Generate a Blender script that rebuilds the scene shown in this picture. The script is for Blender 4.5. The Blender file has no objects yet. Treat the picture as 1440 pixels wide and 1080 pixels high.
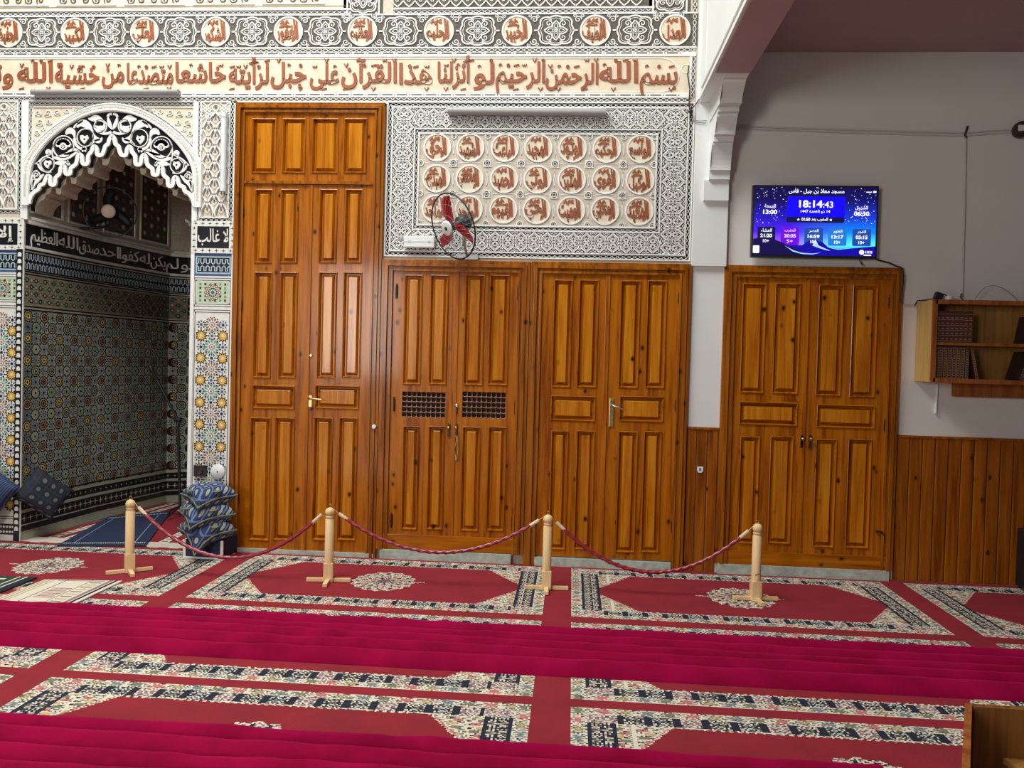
import bpy, bmesh, math, random
import numpy as np
from mathutils import Vector, Matrix
from mathutils.geometry import tessellate_polygon

sc = bpy.context.scene
COL = sc.collection
PI = math.pi
random.seed(7)
rng = np.random.default_rng(7)

# ------------------------------------------------------------------ camera
F_PX, YAW, TILT, ROLL = 1140., .0737, .0228, .0265
CAM = np.array([0., -6., 1.47])
_cy, _sy, _ct, _st, _cr, _sr = math.cos(YAW), math.sin(YAW), math.cos(TILT), math.sin(TILT), math.cos(ROLL), math.sin(ROLL)
_F = np.array([-_sy*_ct, _cy*_ct, -_st]); _R = np.array([_cy, _sy, 0.]); _U = np.cross(_R, _F)
_R2 = _cr*_R + _sr*_U; _U2 = -_sr*_R + _cr*_U
cam = bpy.data.cameras.new('camera'); cam.sensor_width = 36; cam.lens = F_PX/1440*36; cam.clip_start = .05; cam.clip_end = 100
co = bpy.data.objects.new('camera', cam); COL.objects.link(co)
co.matrix_world = Matrix(((_R2[0], _U2[0], -_F[0], CAM[0]), (_R2[1], _U2[1], -_F[1], CAM[1]), (_R2[2], _U2[2], -_F[2], CAM[2]), (0, 0, 0, 1)))
sc.camera = co

# ------------------------------------------------------------------ world, lights, exposure
world = bpy.data.worlds.new('world'); sc.world = world; world.use_nodes = True
bg = world.node_tree.nodes['Background']; bg.inputs[0].default_value = (.86, .93, 1, 1); bg.inputs[1].default_value = .062
def area(name, loc, target, sx, sy, power, color=(1, 1, 1), spread=PI):
    l = bpy.data.lights.new(name, 'AREA'); l.shape = 'RECTANGLE'; l.size = sx; l.size_y = sy; l.energy = power; l.color = color; l.spread = spread
    o = bpy.data.objects.new(name, l); COL.objects.link(o); o.location = loc
    o.rotation_euler = (Vector(target)-Vector(loc)).to_track_quat('-Z', 'Y').to_euler(); return o
area('hall_skylight', (-2.9, -2.8, 7.4), (-1.6, -1.5, 0), 4.4, 3.0, 470, (.97, 1, .98))
area('rear_window', (-4.4, -10.5, 2.3), (-1.2, 0, 1.4), 1.6, 2.2, 190, (1, .97, .92))
sc.view_settings.view_transform = 'Standard'; sc.view_settings.look = 'None'
sc.view_settings.gamma = 1; sc.view_settings.use_curve_mapping = False
sc.view_settings.exposure = 0.40
sc.cycles.max_bounces = 6

# ------------------------------------------------------------------ pixel -> world helpers (photograph frame 1440x1080)
def ray(x, y): return _F + _R2*(x-720)/F_PX + _U2*(540-y)/F_PX
def W(x, y, Y=0.):
    d = ray(x, y); p = CAM + d*(Y-CAM[1])/d[1]; return float(p[0]), float(p[2])
def G(x, y, Z=0.):
    d = ray(x, y); p = CAM + d*(Z-CAM[2])/d[2]; return float(p[0]), float(p[1])

# ------------------------------------------------------------------ materials
def mk(name, build):
    m = bpy.data.materials.new(name); m.use_nodes = True
    nt = m.node_tree; b = nt.nodes['Principled BSDF']; build(nt, b); return m
def N(nt, t, **k):
    n = nt.nodes.new(t)
    for a, v in k.items():
        if a.startswith('i_'): n.inputs[a[2:].replace('_', ' ')].default_value = v
        else: setattr(n, a, v)
    return n
def ramp(nt, fac, stops):
    r = nt.nodes.new('ShaderNodeValToRGB'); e = r.color_ramp.elements
    while len(e) < len(stops): e.new(.5)
    for q, (p, c) in zip(e, stops): q.position = p; q.color = (*c, 1)
    nt.links.new(fac, r.inputs[0]); return r.outputs[0]
def c2(c, k): return tuple(min(1, v*k) for v in c)
def coords(nt, scale=(1, 1, 1), rand=False, which='Object'):
    tc = N(nt, 'ShaderNodeTexCoord'); mp = N(nt, 'ShaderNodeMapping'); mp.inputs['Scale'].default_value = scale
    nt.links.new(tc.outputs[which], mp.inputs[0])
    if rand:
        oi = N(nt, 'ShaderNodeObjectInfo'); mu = N(nt, 'ShaderNodeMath', operation='MULTIPLY'); mu.inputs[1].default_value = 37.
        nt.links.new(oi.outputs['Random'], mu.inputs[0]); nt.links.new(mu.outputs[0], mp.inputs['Location'])
    return mp.outputs[0]
def plain(name, color, rough=.6, var=.12, scale=14, metal=0., bump=0., bscale=60, emit=None, spec=.5, sheen=0., coat=0., which='Object'):
    def b(nt, p):
        v = coords(nt, which=which)
        n = N(nt, 'ShaderNodeTexNoise'); n.inputs['Scale'].default_value = scale; n.inputs['Detail'].default_value = 4
        nt.links.new(v, n.inputs['Vector'])
        nt.links.new(ramp(nt, n.outputs['Fac'], [(.3, c2(color, 1-var)), (.7, c2(color, 1+var))]), p.inputs['Base Color'])
        p.inputs['Roughness'].default_value = rough; p.inputs['Metallic'].default_value = metal
        p.inputs['Specular IOR Level'].default_value = spec
        if sheen: p.inputs['Sheen Weight'].default_value = sheen; p.inputs['Sheen Roughness'].default_value = .4; p.inputs['Sheen Tint'].default_value = (1., .035, .22, 1)
        if coat: p.inputs['Coat Weight'].default_value = coat; p.inputs['Coat Roughness'].default_value = .12
        if emit: p.inputs['Emission Color'].default_value = (*emit[0], 1); p.inputs['Emission Strength'].default_value = emit[1]
        if bump:
            n2 = N(nt, 'ShaderNodeTexNoise'); n2.inputs['Scale'].default_value = bscale; n2.inputs['Detail'].default_value = 3
            nt.links.new(v, n2.inputs['Vector']); bm_ = N(nt, 'ShaderNodeBump'); bm_.inputs['Strength'].default_value = bump; bm_.inputs['Distance'].default_value = .004
            nt.links.new(n2.outputs['Fac'], bm_.inputs['Height']); nt.links.new(bm_.outputs[0], p.inputs['Normal'])
    return mk(name, b)
def wood(name, dark, mid, light, knots=True, rough=.3, axis='Z', coat=.18, grain=1.):
    def b(nt, p):
        s = {'Z': (16*grain, 16*grain, .9), 'X': (.9, 16*grain, 16*grain), 'Y': (16*grain, .9, 16*grain)}[axis]
        v = coords(nt, s, rand=True)
        n = N(nt, 'ShaderNodeTexNoise'); n.inputs['Scale'].default_value = 1.3; n.inputs['Detail'].default_value = 6; n.inputs['Distortion'].default_value = .9
        nt.links.new(v, n.inputs['Vector'])
        w = N(nt, 'ShaderNodeTexNoise'); w.inputs['Scale'].default_value = 6.5; w.inputs['Detail'].default_value = 3; nt.links.new(v, w.inputs['Vector'])
        mx = N(nt, 'ShaderNodeMath', operation='MULTIPLY_ADD'); mx.inputs[1].default_value = .28; nt.links.new(w.outputs['Fac'], mx.inputs[0]); nt.links.new(n.outputs['Fac'], mx.inputs[2])
        col = ramp(nt, mx.outputs[0], [(.45, dark), (.6, mid), (.8, light)])
        if knots:
            s2 = {'Z': (8.5, .05, 5.8), 'X': (5.8, .05, 8.5), 'Y': (8.5, 5.8, .05)}[axis]
            kv = coords(nt, s2, rand=True)
            vo = N(nt, 'ShaderNodeTexVoronoi'); vo.inputs['Scale'].default_value = 1.; nt.links.new(kv, vo.inputs['Vector'])
            kr = ramp(nt, vo.outputs['Distance'], [(.07, (1, 1, 1)), (.11, (.4, .4, .4)), (.19, (0, 0, 0))])
            gt = N(nt, 'ShaderNodeMath', operation='GREATER_THAN'); gt.inputs[1].default_value = .12
            sp = N(nt, 'ShaderNodeSeparateColor'); nt.links.new(vo.outputs['Color'], sp.inputs[0]); nt.links.new(sp.outputs[0], gt.inputs[0])
            mm = N(nt, 'ShaderNodeMath', operation='MULTIPLY'); nt.links.new(kr, mm.inputs[0]); nt.links.new(gt.outputs[0], mm.inputs[1])
            mixc = N(nt, 'ShaderNodeMix', data_type='RGBA'); nt.links.new(mm.outputs[0], mixc.inputs[0]); nt.links.new(col, mixc.inputs[6])
            mixc.inputs[7].default_value = (.045, .012, .003, 1); col = mixc.outputs[2]
        nt.links.new(col, p.inputs['Base Color'])
        p.inputs['Roughness'].default_value = rough; p.inputs['Specular IOR Level'].default_value = .15; p.inputs['Coat Weight'].default_value = coat; p.inputs['Coat Roughness'].default_value = .1
        bm_ = N(nt, 'ShaderNodeBump'); bm_.inputs['Strength'].default_value = .12; bm_.inputs['Distance'].default_value = .002
        nt.links.new(w.outputs['Fac'], bm_.inputs['Height']); nt.links.new(bm_.outputs[0], p.inputs['Normal'])
    return mk(name, b)

PINE = wood('varnished_pine', (.21, .046, .001), (.35, .094, .002), (.45, .140, .004))
PINE_X = wood('varnished_pine_rail', (.21, .046, .001), (.35, .094, .002), (.45, .140, .004), axis='X')
PINE_L = wood('varnished_pine_field', (.34, .092, .002), (.45, .140, .004), (.56, .21, .010), rough=.26, coat=.3)
PINE_D = wood('varnished_pine_casing', (.15, .038, .001), (.27, .076, .003), (.38, .12, .006), grain=1.2)
DADO = wood('pine_board', (.14, .034, .002), (.26, .066, .003), (.36, .105, .006), rough=.36, coat=.15)
VENEER = wood('brown_veneer', (.12, .045, .010), (.20, .075, .016), (.27, .11, .026), knots=False, rough=.4, coat=.1)
VEN_L = wood('light_veneer', (.50, .30, .075), (.60, .37, .10), (.68, .44, .14), knots=False, rough=.45, coat=.1)
VEN_M = wood('mid_veneer', (.24, .10, .025), (.33, .15, .038), (.40, .19, .05), knots=False, rough=.4, coat=.15)
EDGE_W = wood('red_brown_edge', (.22, .06, .014), (.30, .09, .02), (.38, .13, .03), knots=False, rough=.35)
RAWW = wood('pale_turned_wood', (.72, .48, .22), (.79, .55, .28), (.84, .61, .34), knots=False, rough=.45, coat=.1)
WHITE = plain('white_plaster', (.80, .79, .75), .7, .05, 9, bump=.15)
PIER = plain('pale_wall_paint', (.74, .75, .72), .55, .03, 3, bump=.06, bscale=25)
WALLR = plain('side_wall_paint', (.75, .70, .66), .6, .03, 2, bump=.08, bscale=25)
CEILM = plain('ceiling_paint', (.42, .275, .27), .7, .04, 2)
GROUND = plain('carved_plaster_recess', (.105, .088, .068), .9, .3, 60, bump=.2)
GROUND_C = plain('cream_plaster', (.74, .62, .46), .8, .1, 12)
GROUND_P = plain('pink_grey_plaster', (.56, .48, .38), .85, .14, 40)
TERRA = plain('terracotta_paint', (.30, .080, .026), .6, .16, 30)
BLACK = plain('black_glaze', (.012, .012, .014), .25, .2, 20)
IVORY = plain('ivory_glaze', (.74, .72, .66), .3, .08, 20)
YEL = plain('yellow_glaze', (.72, .42, .06), .3, .15, 30)
GRN = plain('green_glaze', (.08, .30, .17), .3, .2, 30)
BLU = plain('blue_glaze', (.05, .10, .26), .3, .2, 30)
BRN = plain('brown_glaze', (.27, .10, .05), .3, .2, 30)
LBL = plain('pale_blue_glaze', (.42, .52, .55), .3, .1, 30)
GREENISH = plain('pale_green_glaze', (.50, .56, .40), .3, .1, 30)
METAL = plain('grey_metal', (.42, .42, .42), .35, .06, 20, metal=.7)
TUBE = plain('white_lamp_casing', (.70, .73, .72), .4, .04, 12)
TUBEG = plain('grey_lamp_casing', (.34, .33, .32), .35, .06, 12)
BRASS = plain('brass', (.55, .40, .17), .3, .15, 40, metal=.9)
CHROME = plain('bright_metal', (.75, .74, .70), .2, .05, 30, metal=1.)
IRON = plain('dark_iron', (.05, .035, .028), .45, .2, 40, metal=.5)
BLKP = plain('black_plastic', (.012, .012, .013), .45, .2, 30)
WHTP = plain('white_plastic', (.75, .76, .74), .4, .04, 30)
REDP = plain('red_plastic', (.36, .012, .018), .3, .1, 30)
DARK = plain('dark_void', (.012, .006, .004), .8, .2, 20)
MARB = plain('grey_marble', (.42, .46, .40), .3, .25, 18)
ROPE = plain('red_cord', (.27, .012, .028), .35, .4, 160, spec=.8)
TAPE = plain('cream_tape', (.70, .55, .38), .5, .2, 90)
CABLE_W = plain('pale_cable', (.60, .55, .52), .5, .05, 20)
BOOK = plain('maroon_leather', (.075, .022, .018), .45, .35, 60)
BOOK2 = plain('dark_leather', (.030, .016, .014), .5, .3, 60)
GOLD = plain('gilt', (.34, .20, .10), .5, .4, 120, metal=.1)
VELVET = plain('crimson_velvet', (.235, .0015, .034), .9, .22, 5, bump=.35, bscale=22, spec=.05, sheen=1.)
NAVY = plain('navy_cloth', (.012, .02, .06), .8, .3, 30)

# ------------------------------------------------------------------ object helpers
def props(o, label=None, cat=None, group=None, kind=None):
    if label: o['label'] = label
    if cat: o['category'] = cat
    if group: o['group'] = group
    if kind: o['kind'] = kind
    return o
def empty(name, loc=(0, 0, 0), **k):
    o = bpy.data.objects.new(name, None); COL.objects.link(o); o.location = loc; o.empty_display_size = .1
    return props(o, **k)
def link(name, me, parent=None, local=False, **k):
    o = bpy.data.objects.new(name, me); COL.objects.link(o)
    if parent is not None:
        o.parent = parent
        if not local:
            t = Vector((0, 0, 0)); q = parent
            while q is not None: t += q.location; q = q.parent
            o.location = -t
    return props(o, **k)
def from_bm(name, bm, mat, parent=None, smooth=False, local=False, **k):
    me = bpy.data.meshes.new(name); bm.to_mesh(me); bm.free()
    for m in (mat if isinstance(mat, (list, tuple)) else [mat]): me.materials.append(m)
    if smooth:
        for p in me.polygons: p.use_smooth = True
    return link(name, me, parent, local, **k)
def box_bm(bm, x0, x1, y0, y1, z0, z1, bev=0., mi=0):
    vs = [bm.verts.new(v) for v in ((x0, y0, z0), (x1, y0, z0), (x1, y1, z0), (x0, y1, z0), (x0, y0, z1), (x1, y0, z1), (x1, y1, z1), (x0, y1, z1))]
    fs = [bm.faces.new([vs[i] for i in f]) for f in ((0, 3, 2, 1), (4, 5, 6, 7), (0, 1, 5, 4), (1, 2, 6, 5), (2, 3, 7, 6), (3, 0, 4, 7))]
    for f in fs: f.material_index = mi
    if bev:
        es = list({e for f in fs for e in f.edges}); bmesh.ops.bevel(bm, geom=es, offset=bev, segments=2, affect='EDGES', profile=.7)
    return vs
def box(name, x0, x1, y0, y1, z0, z1, mat, parent=None, bev=0., **k):
    bm = bmesh.new(); box_bm(bm, min(x0, x1), max(x0, x1), min(y0, y1), max(y0, y1), min(z0, z1), max(z0, z1), bev)
    return from_bm(name, bm, mat, parent, **k)
def tube_bm(bm, pts, r, seg=8, mi=0, caps=True):
    pts = [Vector(p) for p in pts]; n = len(pts); rr = r if isinstance(r, (list, tuple)) else [r]*n
    rings = []; up = Vector((0, 0, 1)); prev = None
    for i, p in enumerate(pts):
        t = (pts[min(i+1, n-1)] - pts[max(i-1, 0)]).normalized()
        if prev is None:
            a = up if abs(t.dot(up)) < .95 else Vector((1, 0, 0)); u = t.cross(a).normalized()
        else: u = (prev - t*prev.dot(t)).normalized()
        prev = u; v = t.cross(u)
        rings.append([bm.verts.new(p + (u*math.cos(2*PI*k/seg) + v*math.sin(2*PI*k/seg))*rr[i]) for k in range(seg)])
    for a, b in zip(rings, rings[1:]):
        for k in range(seg):
            f = bm.faces.new((a[k], a[(k+1) % seg], b[(k+1) % seg], b[k])); f.material_index = mi; f.smooth = True
    if caps:
        for q in (rings[0][::-1], rings[-1]):
            f = bm.faces.new(q); f.material_index = mi
            for e in f.edges: e.smooth = False
def tube(name, pts, r, mat, parent=None, seg=8, **k):
    bm = bmesh.new(); tube_bm(bm, pts, r, seg); return from_bm(name, bm, mat, parent, **k)
def lathe_bm(bm, prof, axis='Z', c=(0, 0, 0), seg=20, mi=0):
    c = Vector(c); rings = []
    def P(r, h, a):
        x, y = r*math.cos(a), r*math.sin(a)
        return c + {'Z': Vector((x, y, h)), 'Y': Vector((x, h, y)), 'X': Vector((h, x, y))}[axis]
    for r, h in prof:
        rings.append([bm.verts.new(P(max(r, 1e-4), h, 2*PI*k/seg)) for k in range(seg)])
    for a, b in zip(rings, rings[1:]):
        for k in range(seg):
            f = bm.faces.new((a[k], a[(k+1) % seg], b[(k+1) % seg], b[k])); f.smooth = True; f.material_index = mi
    for q in (rings[0][::-1], rings[-1]):
        f = bm.faces.new(q); f.material_index = mi
        for e in f.edges: e.smooth = False
def lathe(name, prof, mat, parent=None, axis='Z', c=(0, 0, 0), seg=20, **k):
    bm = bmesh.new(); lathe_bm(bm, prof, axis, c, seg); return from_bm(name, bm, mat, parent, **k)
def curve_mesh(loops, half, off=0.):
    """filled 2-D outline (first loop outer, the rest holes) as vertices (x, y, +-half) and faces"""
    cu = bpy.data.curves.new('t', 'CURVE'); cu.dimensions = '2D'; cu.fill_mode = 'BOTH'; cu.extrude = half
    for L in loops:
        s = cu.splines.new('POLY'); s.points.add(len(L)-1); s.use_cyclic_u = True
        for p, q in zip(s.points, L): p.co = (q[0], q[1], 0, 1)
    o = bpy.data.objects.new('t', cu); me = bpy.data.meshes.new_from_object(o)
    v = np.array([w.co[:] for w in me.vertices]); f = [tuple(p.vertices) for p in me.polygons]
    bpy.data.meshes.remove(me); bpy.data.objects.remove(o); bpy.data.curves.remove(cu)
    return v, f
def plate(name, loops, y0, y1, mat, parent=None, **k):
    """XZ outline with holes, solid between y0 and y1"""
    v, f = curve_mesh(loops, abs(y1-y0)/2)
    me = bpy.data.meshes.new(name); me.from_pydata([(a, (y0+y1)/2 - c, b) for a, b, c in v], [], f)
    me.materials.append(mat); me.update()
    return link(name, me, parent, **k)
def rectl(x0, z0, x1, z1): return [(x0, z0), (x1, z0), (x1, z1), (x0, z1)]

# ------------------------------------------------------------------ relief builder: ribbons and plates on a surface (u, v, height)
class Relief:
    def __init__(s): s.V = []; s.F = []; s.M = []; s.n = 0
    def add(s, V, F, m):
        V = np.asarray(V, float); s.V.append(V); s.F += [tuple(i+s.n for i in f) for f in F]
        s.M += [m]*len(F) if isinstance(m, int) else list(m); s.n += len(V)
    def stamp(s, mo, tx, ty, sx=1., sy=None, rot=0.):
        V, F, M = mo.arr(); sy = sx if sy is None else sy
        c, q = math.cos(rot), math.sin(rot); a = V[:, 0]*sx; b = V[:, 1]*sy
        X = np.stack([tx + a*c - b*q, ty + a*q + b*c, V[:, 2]], 1)
        if sx*sy < 0: F = [f[::-1] for f in F]
        s.add(X, F, M)
    def arr(s):
        if len(s.V) != 1: s.V = [np.concatenate(s.V)]
        return s.V[0], s.F, s.M
    def ribbon(s, pts, w, h=.004, m=0, closed=False, base=0., taper=None, sides=True):
        P = np.asarray(pts, float); n = len(P)
        if closed: d = np.roll(P, -1, 0) - np.roll(P, 1, 0)
        else: d = np.gradient(P, axis=0)
        L = np.hypot(d[:, 0], d[:, 1]) + 1e-9; nx, ny = -d[:, 1]/L, d[:, 0]/L
        ww = np.full(n, w/2.) if taper is None else np.array([w/2.*taper(i/(n-1)) for i in range(n)])
        l = np.stack([P[:, 0]+nx*ww, P[:, 1]+ny*ww], 1); r = np.stack([P[:, 0]-nx*ww, P[:, 1]-ny*ww], 1)
        z = np.full((n, 1), h)
        V = [np.hstack([l, z]), np.hstack([r, z])]; F = []
        K = n if closed else n-1
        for i in range(K):
            j = (i+1) % n; F.append((i, i+n, j+n, j))
        if sides:
            zb = np.full((n, 1), base); V += [np.hstack([l, zb]), np.hstack([r, zb])]
            for i in range(K):
                j = (i+1) % n; F.append((i, j, j+2*n, i+2*n)); F.append((i+n, i+3*n, j+3*n, j+n))
        s.add(np.concatenate(V), F, m)
    def poly(s, pts, h=.004, m=0, base=None, convex=True):
        n = len(pts); V = [(x, y, h) for x, y in pts]
        F = [tuple(range(n))] if convex else [tuple(t) for t in tessellate_polygon([[Vector((x, y, 0)) for x, y in pts]])]
        if base is not None:
            V += [(x, y, base) for x, y in pts]; F += [(i, i+n, (i+1) % n+n, (i+1) % n) for i in range(n)]
        s.add(V, F, m)
    def disc(s, cx, cy, r, h=.004, m=0, n=16, base=None, ry=None, rot=0.):
        ry = r if ry is None else ry
        s.poly([(cx+r*math.cos(rot+2*PI*k/n), cy+ry*math.sin(rot+2*PI*k/n)) for k in range(n)], h, m, base)
    def ring(s, cx, cy, r, w, h=.004, m=0, n=24, ry=None):
        ry = r if ry is None else ry
        s.ribbon([(cx+r*math.cos(2*PI*k/n), cy+ry*math.sin(2*PI*k/n)) for k in range(n)], w, h, m, closed=True)
    def star(s, cx, cy, r, q, k, h, m, rot=0.):
        s.poly([(cx+(r if i % 2 == 0 else q)*math.cos(rot+PI*i/k), cy+(r if i % 2 == 0 else q)*math.sin(rot+PI*i/k)) for i in range(2*k)], h, m, convex=False)
    def rect(s, x0, y0, x1, y1, h=.004, m=0, base=None): s.poly([(x0, y0), (x1, y0), (x1, y1), (x0, y1)], h, m, base)
    def frame(s, x0, y0, x1, y1, w, h=.006, m=0):
        s.rect(x0, y0, x1, y0+w, h, m, 0); s.rect(x0, y1-w, x1, y1, h, m, 0); s.rect(x0, y0+w, x0+w, y1-w, h, m, 0); s.rect(x1-w, y0+w, x1, y1-w, h, m, 0)
    def chain(s, x0, y0, x1, y1, w, pitch=.04, m=0, mg=1, h=.004):
        L = math.hypot(x1-x0, y1-y0); ux, uy = (x1-x0)/L, (y1-y0)/L
        n = max(2, round(L/pitch)); N_ = n*6; t = np.linspace(0, L, N_+1); a = w*.36*np.sin(t/L*n*PI)
        s.poly([(x0-uy*w/2, y0+ux*w/2), (x0+uy*w/2, y0-ux*w/2), (x1+uy*w/2, y1-ux*w/2), (x1-uy*w/2, y1+ux*w/2)], .001, mg)
        for g in (1, -1):
            s.ribbon(np.stack([x0+ux*t-uy*a*g, y0+uy*t+ux*a*g], 1), w*.15, h, m, sides=False)
    def build(s, name, mats, mapf, parent=None, **k):
        V, F, M = s.arr(); V = mapf(V)
        me = bpy.data.meshes.new(name); me.from_pydata(V.tolist(), [], F)
        for m in mats: me.materials.append(m)
        me.polygons.foreach_set('material_index', np.array(M, dtype=np.int32)); me.update()
        return link(name, me, parent, **k)
def wallmap(y=0.):
    return lambda V: np.stack([V[:, 0], y - V[:, 2], V[:, 1]], 1)
def spiral(cx, cy, r, turns=1.4, a0=0., dirn=1, n=22, r1=.12):
    return [(cx+r*(1-(1-r1)*i/n)*math.cos(a0+dirn*turns*2*PI*i/n), cy+r*(1-(1-r1)*i/n)*math.sin(a0+dirn*turns*2*PI*i/n)) for i in range(n+1)]
def bez(p0, p1, p2, p3, n=14):
    t = np.linspace(0, 1, n+1)[:, None]; p0, p1, p2, p3 = map(np.array, (p0, p1, p2, p3))
    return ((1-t)**3*p0 + 3*(1-t)**2*t*p1 + 3*(1-t)*t*t*p2 + t**3*p3)

# ------------------------------------------------------------------ Arabic lettering: presentation forms in visual order
_F4 = {'ب': 0xFE8F, 'ت': 0xFE95, 'ث': 0xFE99, 'ج': 0xFE9D, 'ح': 0xFEA1, 'خ': 0xFEA5, 'س': 0xFEB1, 'ش': 0xFEB5, 'ص': 0xFEB9, 'ض': 0xFEBD, 'ط': 0xFEC1, 'ظ': 0xFEC5,
       'ع': 0xFEC9, 'غ': 0xFECD, 'ف': 0xFED1, 'ق': 0xFED5, 'ك': 0xFED9, 'ل': 0xFEDD, 'م': 0xFEE1, 'ن': 0xFEE5, 'ه': 0xFEE9, 'ي': 0xFEF1, 'ئ': 0xFE89}
_F2 = {'ا': 0xFE8D, 'أ': 0xFE83, 'إ': 0xFE87, 'آ': 0xFE81, 'ة': 0xFE93, 'د': 0xFEA9, 'ذ': 0xFEAB, 'ر': 0xFEAD, 'ز': 0xFEAF, 'و': 0xFEED, 'ى': 0xFEEF}
_LA = {'ا': 0xFEFB, 'أ': 0xFEF7, 'آ': 0xFEF5}
def shape(word, joined=False):
    out = []; prev = joined; i = 0
    while i < len(word):
        ch = word[i]; nx = word[i+1] if i+1 < len(word) else ' '
        if ch == 'ل' and nx in _LA:
            out.append(chr(_LA[nx] + (1 if prev else 0))); prev = False; i += 2; continue
        if ch in _F4:
            b = _F4[ch]; jn = nx in _F4 or nx in _F2
            out.append(chr(b + ((3 if jn else 1) if prev else (2 if jn else 0)))); prev = jn
        elif ch in _F2: out.append(chr(_F2[ch] + (1 if prev else 0))); prev = False
        else: out.append(ch); prev = False
        i += 1
    return ''.join(reversed(out))
def arabic(s):
    """whole line, right-to-left; digit runs keep their order"""
    return ' '.join(shape(w) if not any(c.isdigit() for c in w) else w for w in reversed(s.split(' ')))
_tc = {}
def text_geo(body, bold=.012, half=.5, res=3):
    k = (body, bold, half)
    if k not in _tc:
        cu = bpy.data.curves.new('t', 'FONT'); cu.body = body; cu.resolution_u = res; cu.extrude = half; cu.offset = bold
        o = bpy.data.objects.new('t', cu); COL.objects.link(o); bpy.context.view_layer.update()
        me = bpy.data.meshes.new_from_object(o.evaluated_get(bpy.context.evaluated_depsgraph_get()))
        v = np.array([w.co[:] for w in me.vertices]); f = [tuple(p.vertices) for p in me.polygons]
        par = list(range(len(v)))
        def find(a):
            while par[a] != a: par[a] = par[par[a]]; a = par[a]
            return a
        for q in f:
            for b in q[1:]: par[find(q[0])] = find(b)
        key = {}; isl = np.array([key.setdefault((round(float(v[find(i)][0]), 3), round(float(v[find(i)][1]), 3)), len(key)) for i in range(len(v))])
        bpy.data.meshes.remove(me); bpy.data.objects.remove(o); bpy.data.curves.remove(cu); _tc[k] = (v, f, isl)
    return _tc[k]
def put_text(R, body, x0, x1, y0, y1, m=0, h0=.001, h1=.006, bold=.012, ylim=None, warp=None, flat=False):
    """text stretched into a box; ylim = (font y at y0, font y at y1) keeps a common baseline"""
    v, f, isl = text_geo(body, bold, 0. if flat else .5); jit = (isl % 7)*.00035
    a, b = v[:, 0].min(), v[:, 0].max()
    c, d = ylim if ylim else (v[:, 1].min(), v[:, 1].max())
    X = x0 + (v[:, 0]-a)/(b-a)*(x1-x0); Y = y0 + (v[:, 1]-c)/(d-c)*(y1-y0)
    H = h1 + jit if flat else np.where(v[:, 2] > 0, h1 + jit, h0)
    if warp: X, Y = warp(X, Y)
    R.add(np.stack([X, Y, H], 1), f, m)

# ================================================================== THE ROOM
box('floor', -9, 7, -11, 4.2, -.12, -.012, MARB, kind='structure')
MX0, MX1 = -4.255, -2.918; MXC = (MX0+MX1)/2          # mihrab opening
def arch_pts(R, rise=1., z0=2.72, n=24, x0=None, x1=None):
    return [(MXC + R*math.cos(PI*i/n), z0 + R*rise*math.sin(PI*i/n)) for i in range(n+1)]
hole = [(MX1+.012, .0), (MX1+.012, 2.72)] + arch_pts(.665, .94)[1:-1] + [(MX0-.012, 2.72), (MX0-.012, .0)]
wall_back = plate('wall_back', [[(-8.5, -.012), (.84, -.012), (.84, 6.2), (-8.5, 6.2)], [(x, max(z, -.011)) for x, z in hole]], .16, 0, GROUND_P, kind='structure')
wall_right_nave = plate('wall_right', [[(.84, -.012), (6.8, -.012), (6.8, 6.2), (.84, 6.2)]], .16, .0, WALLR, kind='structure')
ceil = box('ceiling', 1.09, 6.8, -10.5, .0, 3.77, 3.95, CEILM, kind='structure')

# pilaster, corbel bracket and the beam running forward from it
pil = empty('trim_1', kind='structure')
box('pilaster', .842, 1.078, -.010, 0, 1.05, 2.225, PIER, pil)
box('pilaster_upper', .838, 1.086, -.042, 0, 2.225, 6.2, PIER, pil, bev=.003)
beam = empty('trim_2', kind='structure')
box('beam', .86, 1.09, -10.5, -.042, 3.395, 6.2, PIER, beam, bev=.004)
box('soffit', .868, 1.088, -10.4, -.66, 3.386, 3.396, CEILM, beam)
box('beam_moulding', .845, .86, -10.5, -.13, 3.39, 3.42, PIER, beam, bev=.004)
box('beam_moulding', .848, .86, -10.5, -.15, 3.46, 3.475, PIER, beam, bev=.004)
box('panel_moulding', .850, .86, -.335, -.31, 3.46, 6.2, PIER, beam, bev=.003)
bm = bmesh.new()
def prism_x(bm, x0, x1, pts):
    a = [bm.verts.new((x0, y, z)) for y, z in pts]; b = [bm.verts.new((x1, y, z)) for y, z in pts]; n = len(pts)
    for i in range(n): bm.faces.new((a[i], a[(i+1) % n], b[(i+1) % n], b[i]))
    for q in (a[::-1], b):
        f = bm.faces.new(q); bmesh.ops.triangulate(bm, faces=[f])
def conc(y0, z0, y1, z1, n=6):   # concave quarter from (y0,z0) up to (y1,z1)
    return [(y1+(y0-y1)*math.cos(PI/2*i/n), z0+(z1-z0)*math.sin(PI/2*i/n)) for i in range(n+1)]
cb = empty('trim_3', kind='structure')
def corbel(x0, pts):
    bm = bmesh.new(); prism_x(bm, x0, 1.08, pts); bmesh.ops.recalc_face_normals(bm, faces=bm.faces[:]); from_bm('corbel_block', bm, PIER, cb)
corbel(.905, [(-.03, 2.69), (-.075, 2.69), (-.075, 2.835), (-.03, 2.835)])
corbel(.935, [(-.03, 2.835), (-.10, 2.835), (-.10, 2.895), (-.03, 2.895)])
corbel(.936, [(-.03, 2.895), (-.125, 2.895)] + [(-.125-.05*(1-math.cos(PI/2*i/5)), 2.90+.16*i/5) for i in range(6)] + [(-.175, 3.075), (-.03, 3.075)])
corbel(.942, [(-.03, 3.075), (-.20, 3.075), (-.20, 3.112), (-.03, 3.112)])
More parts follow.
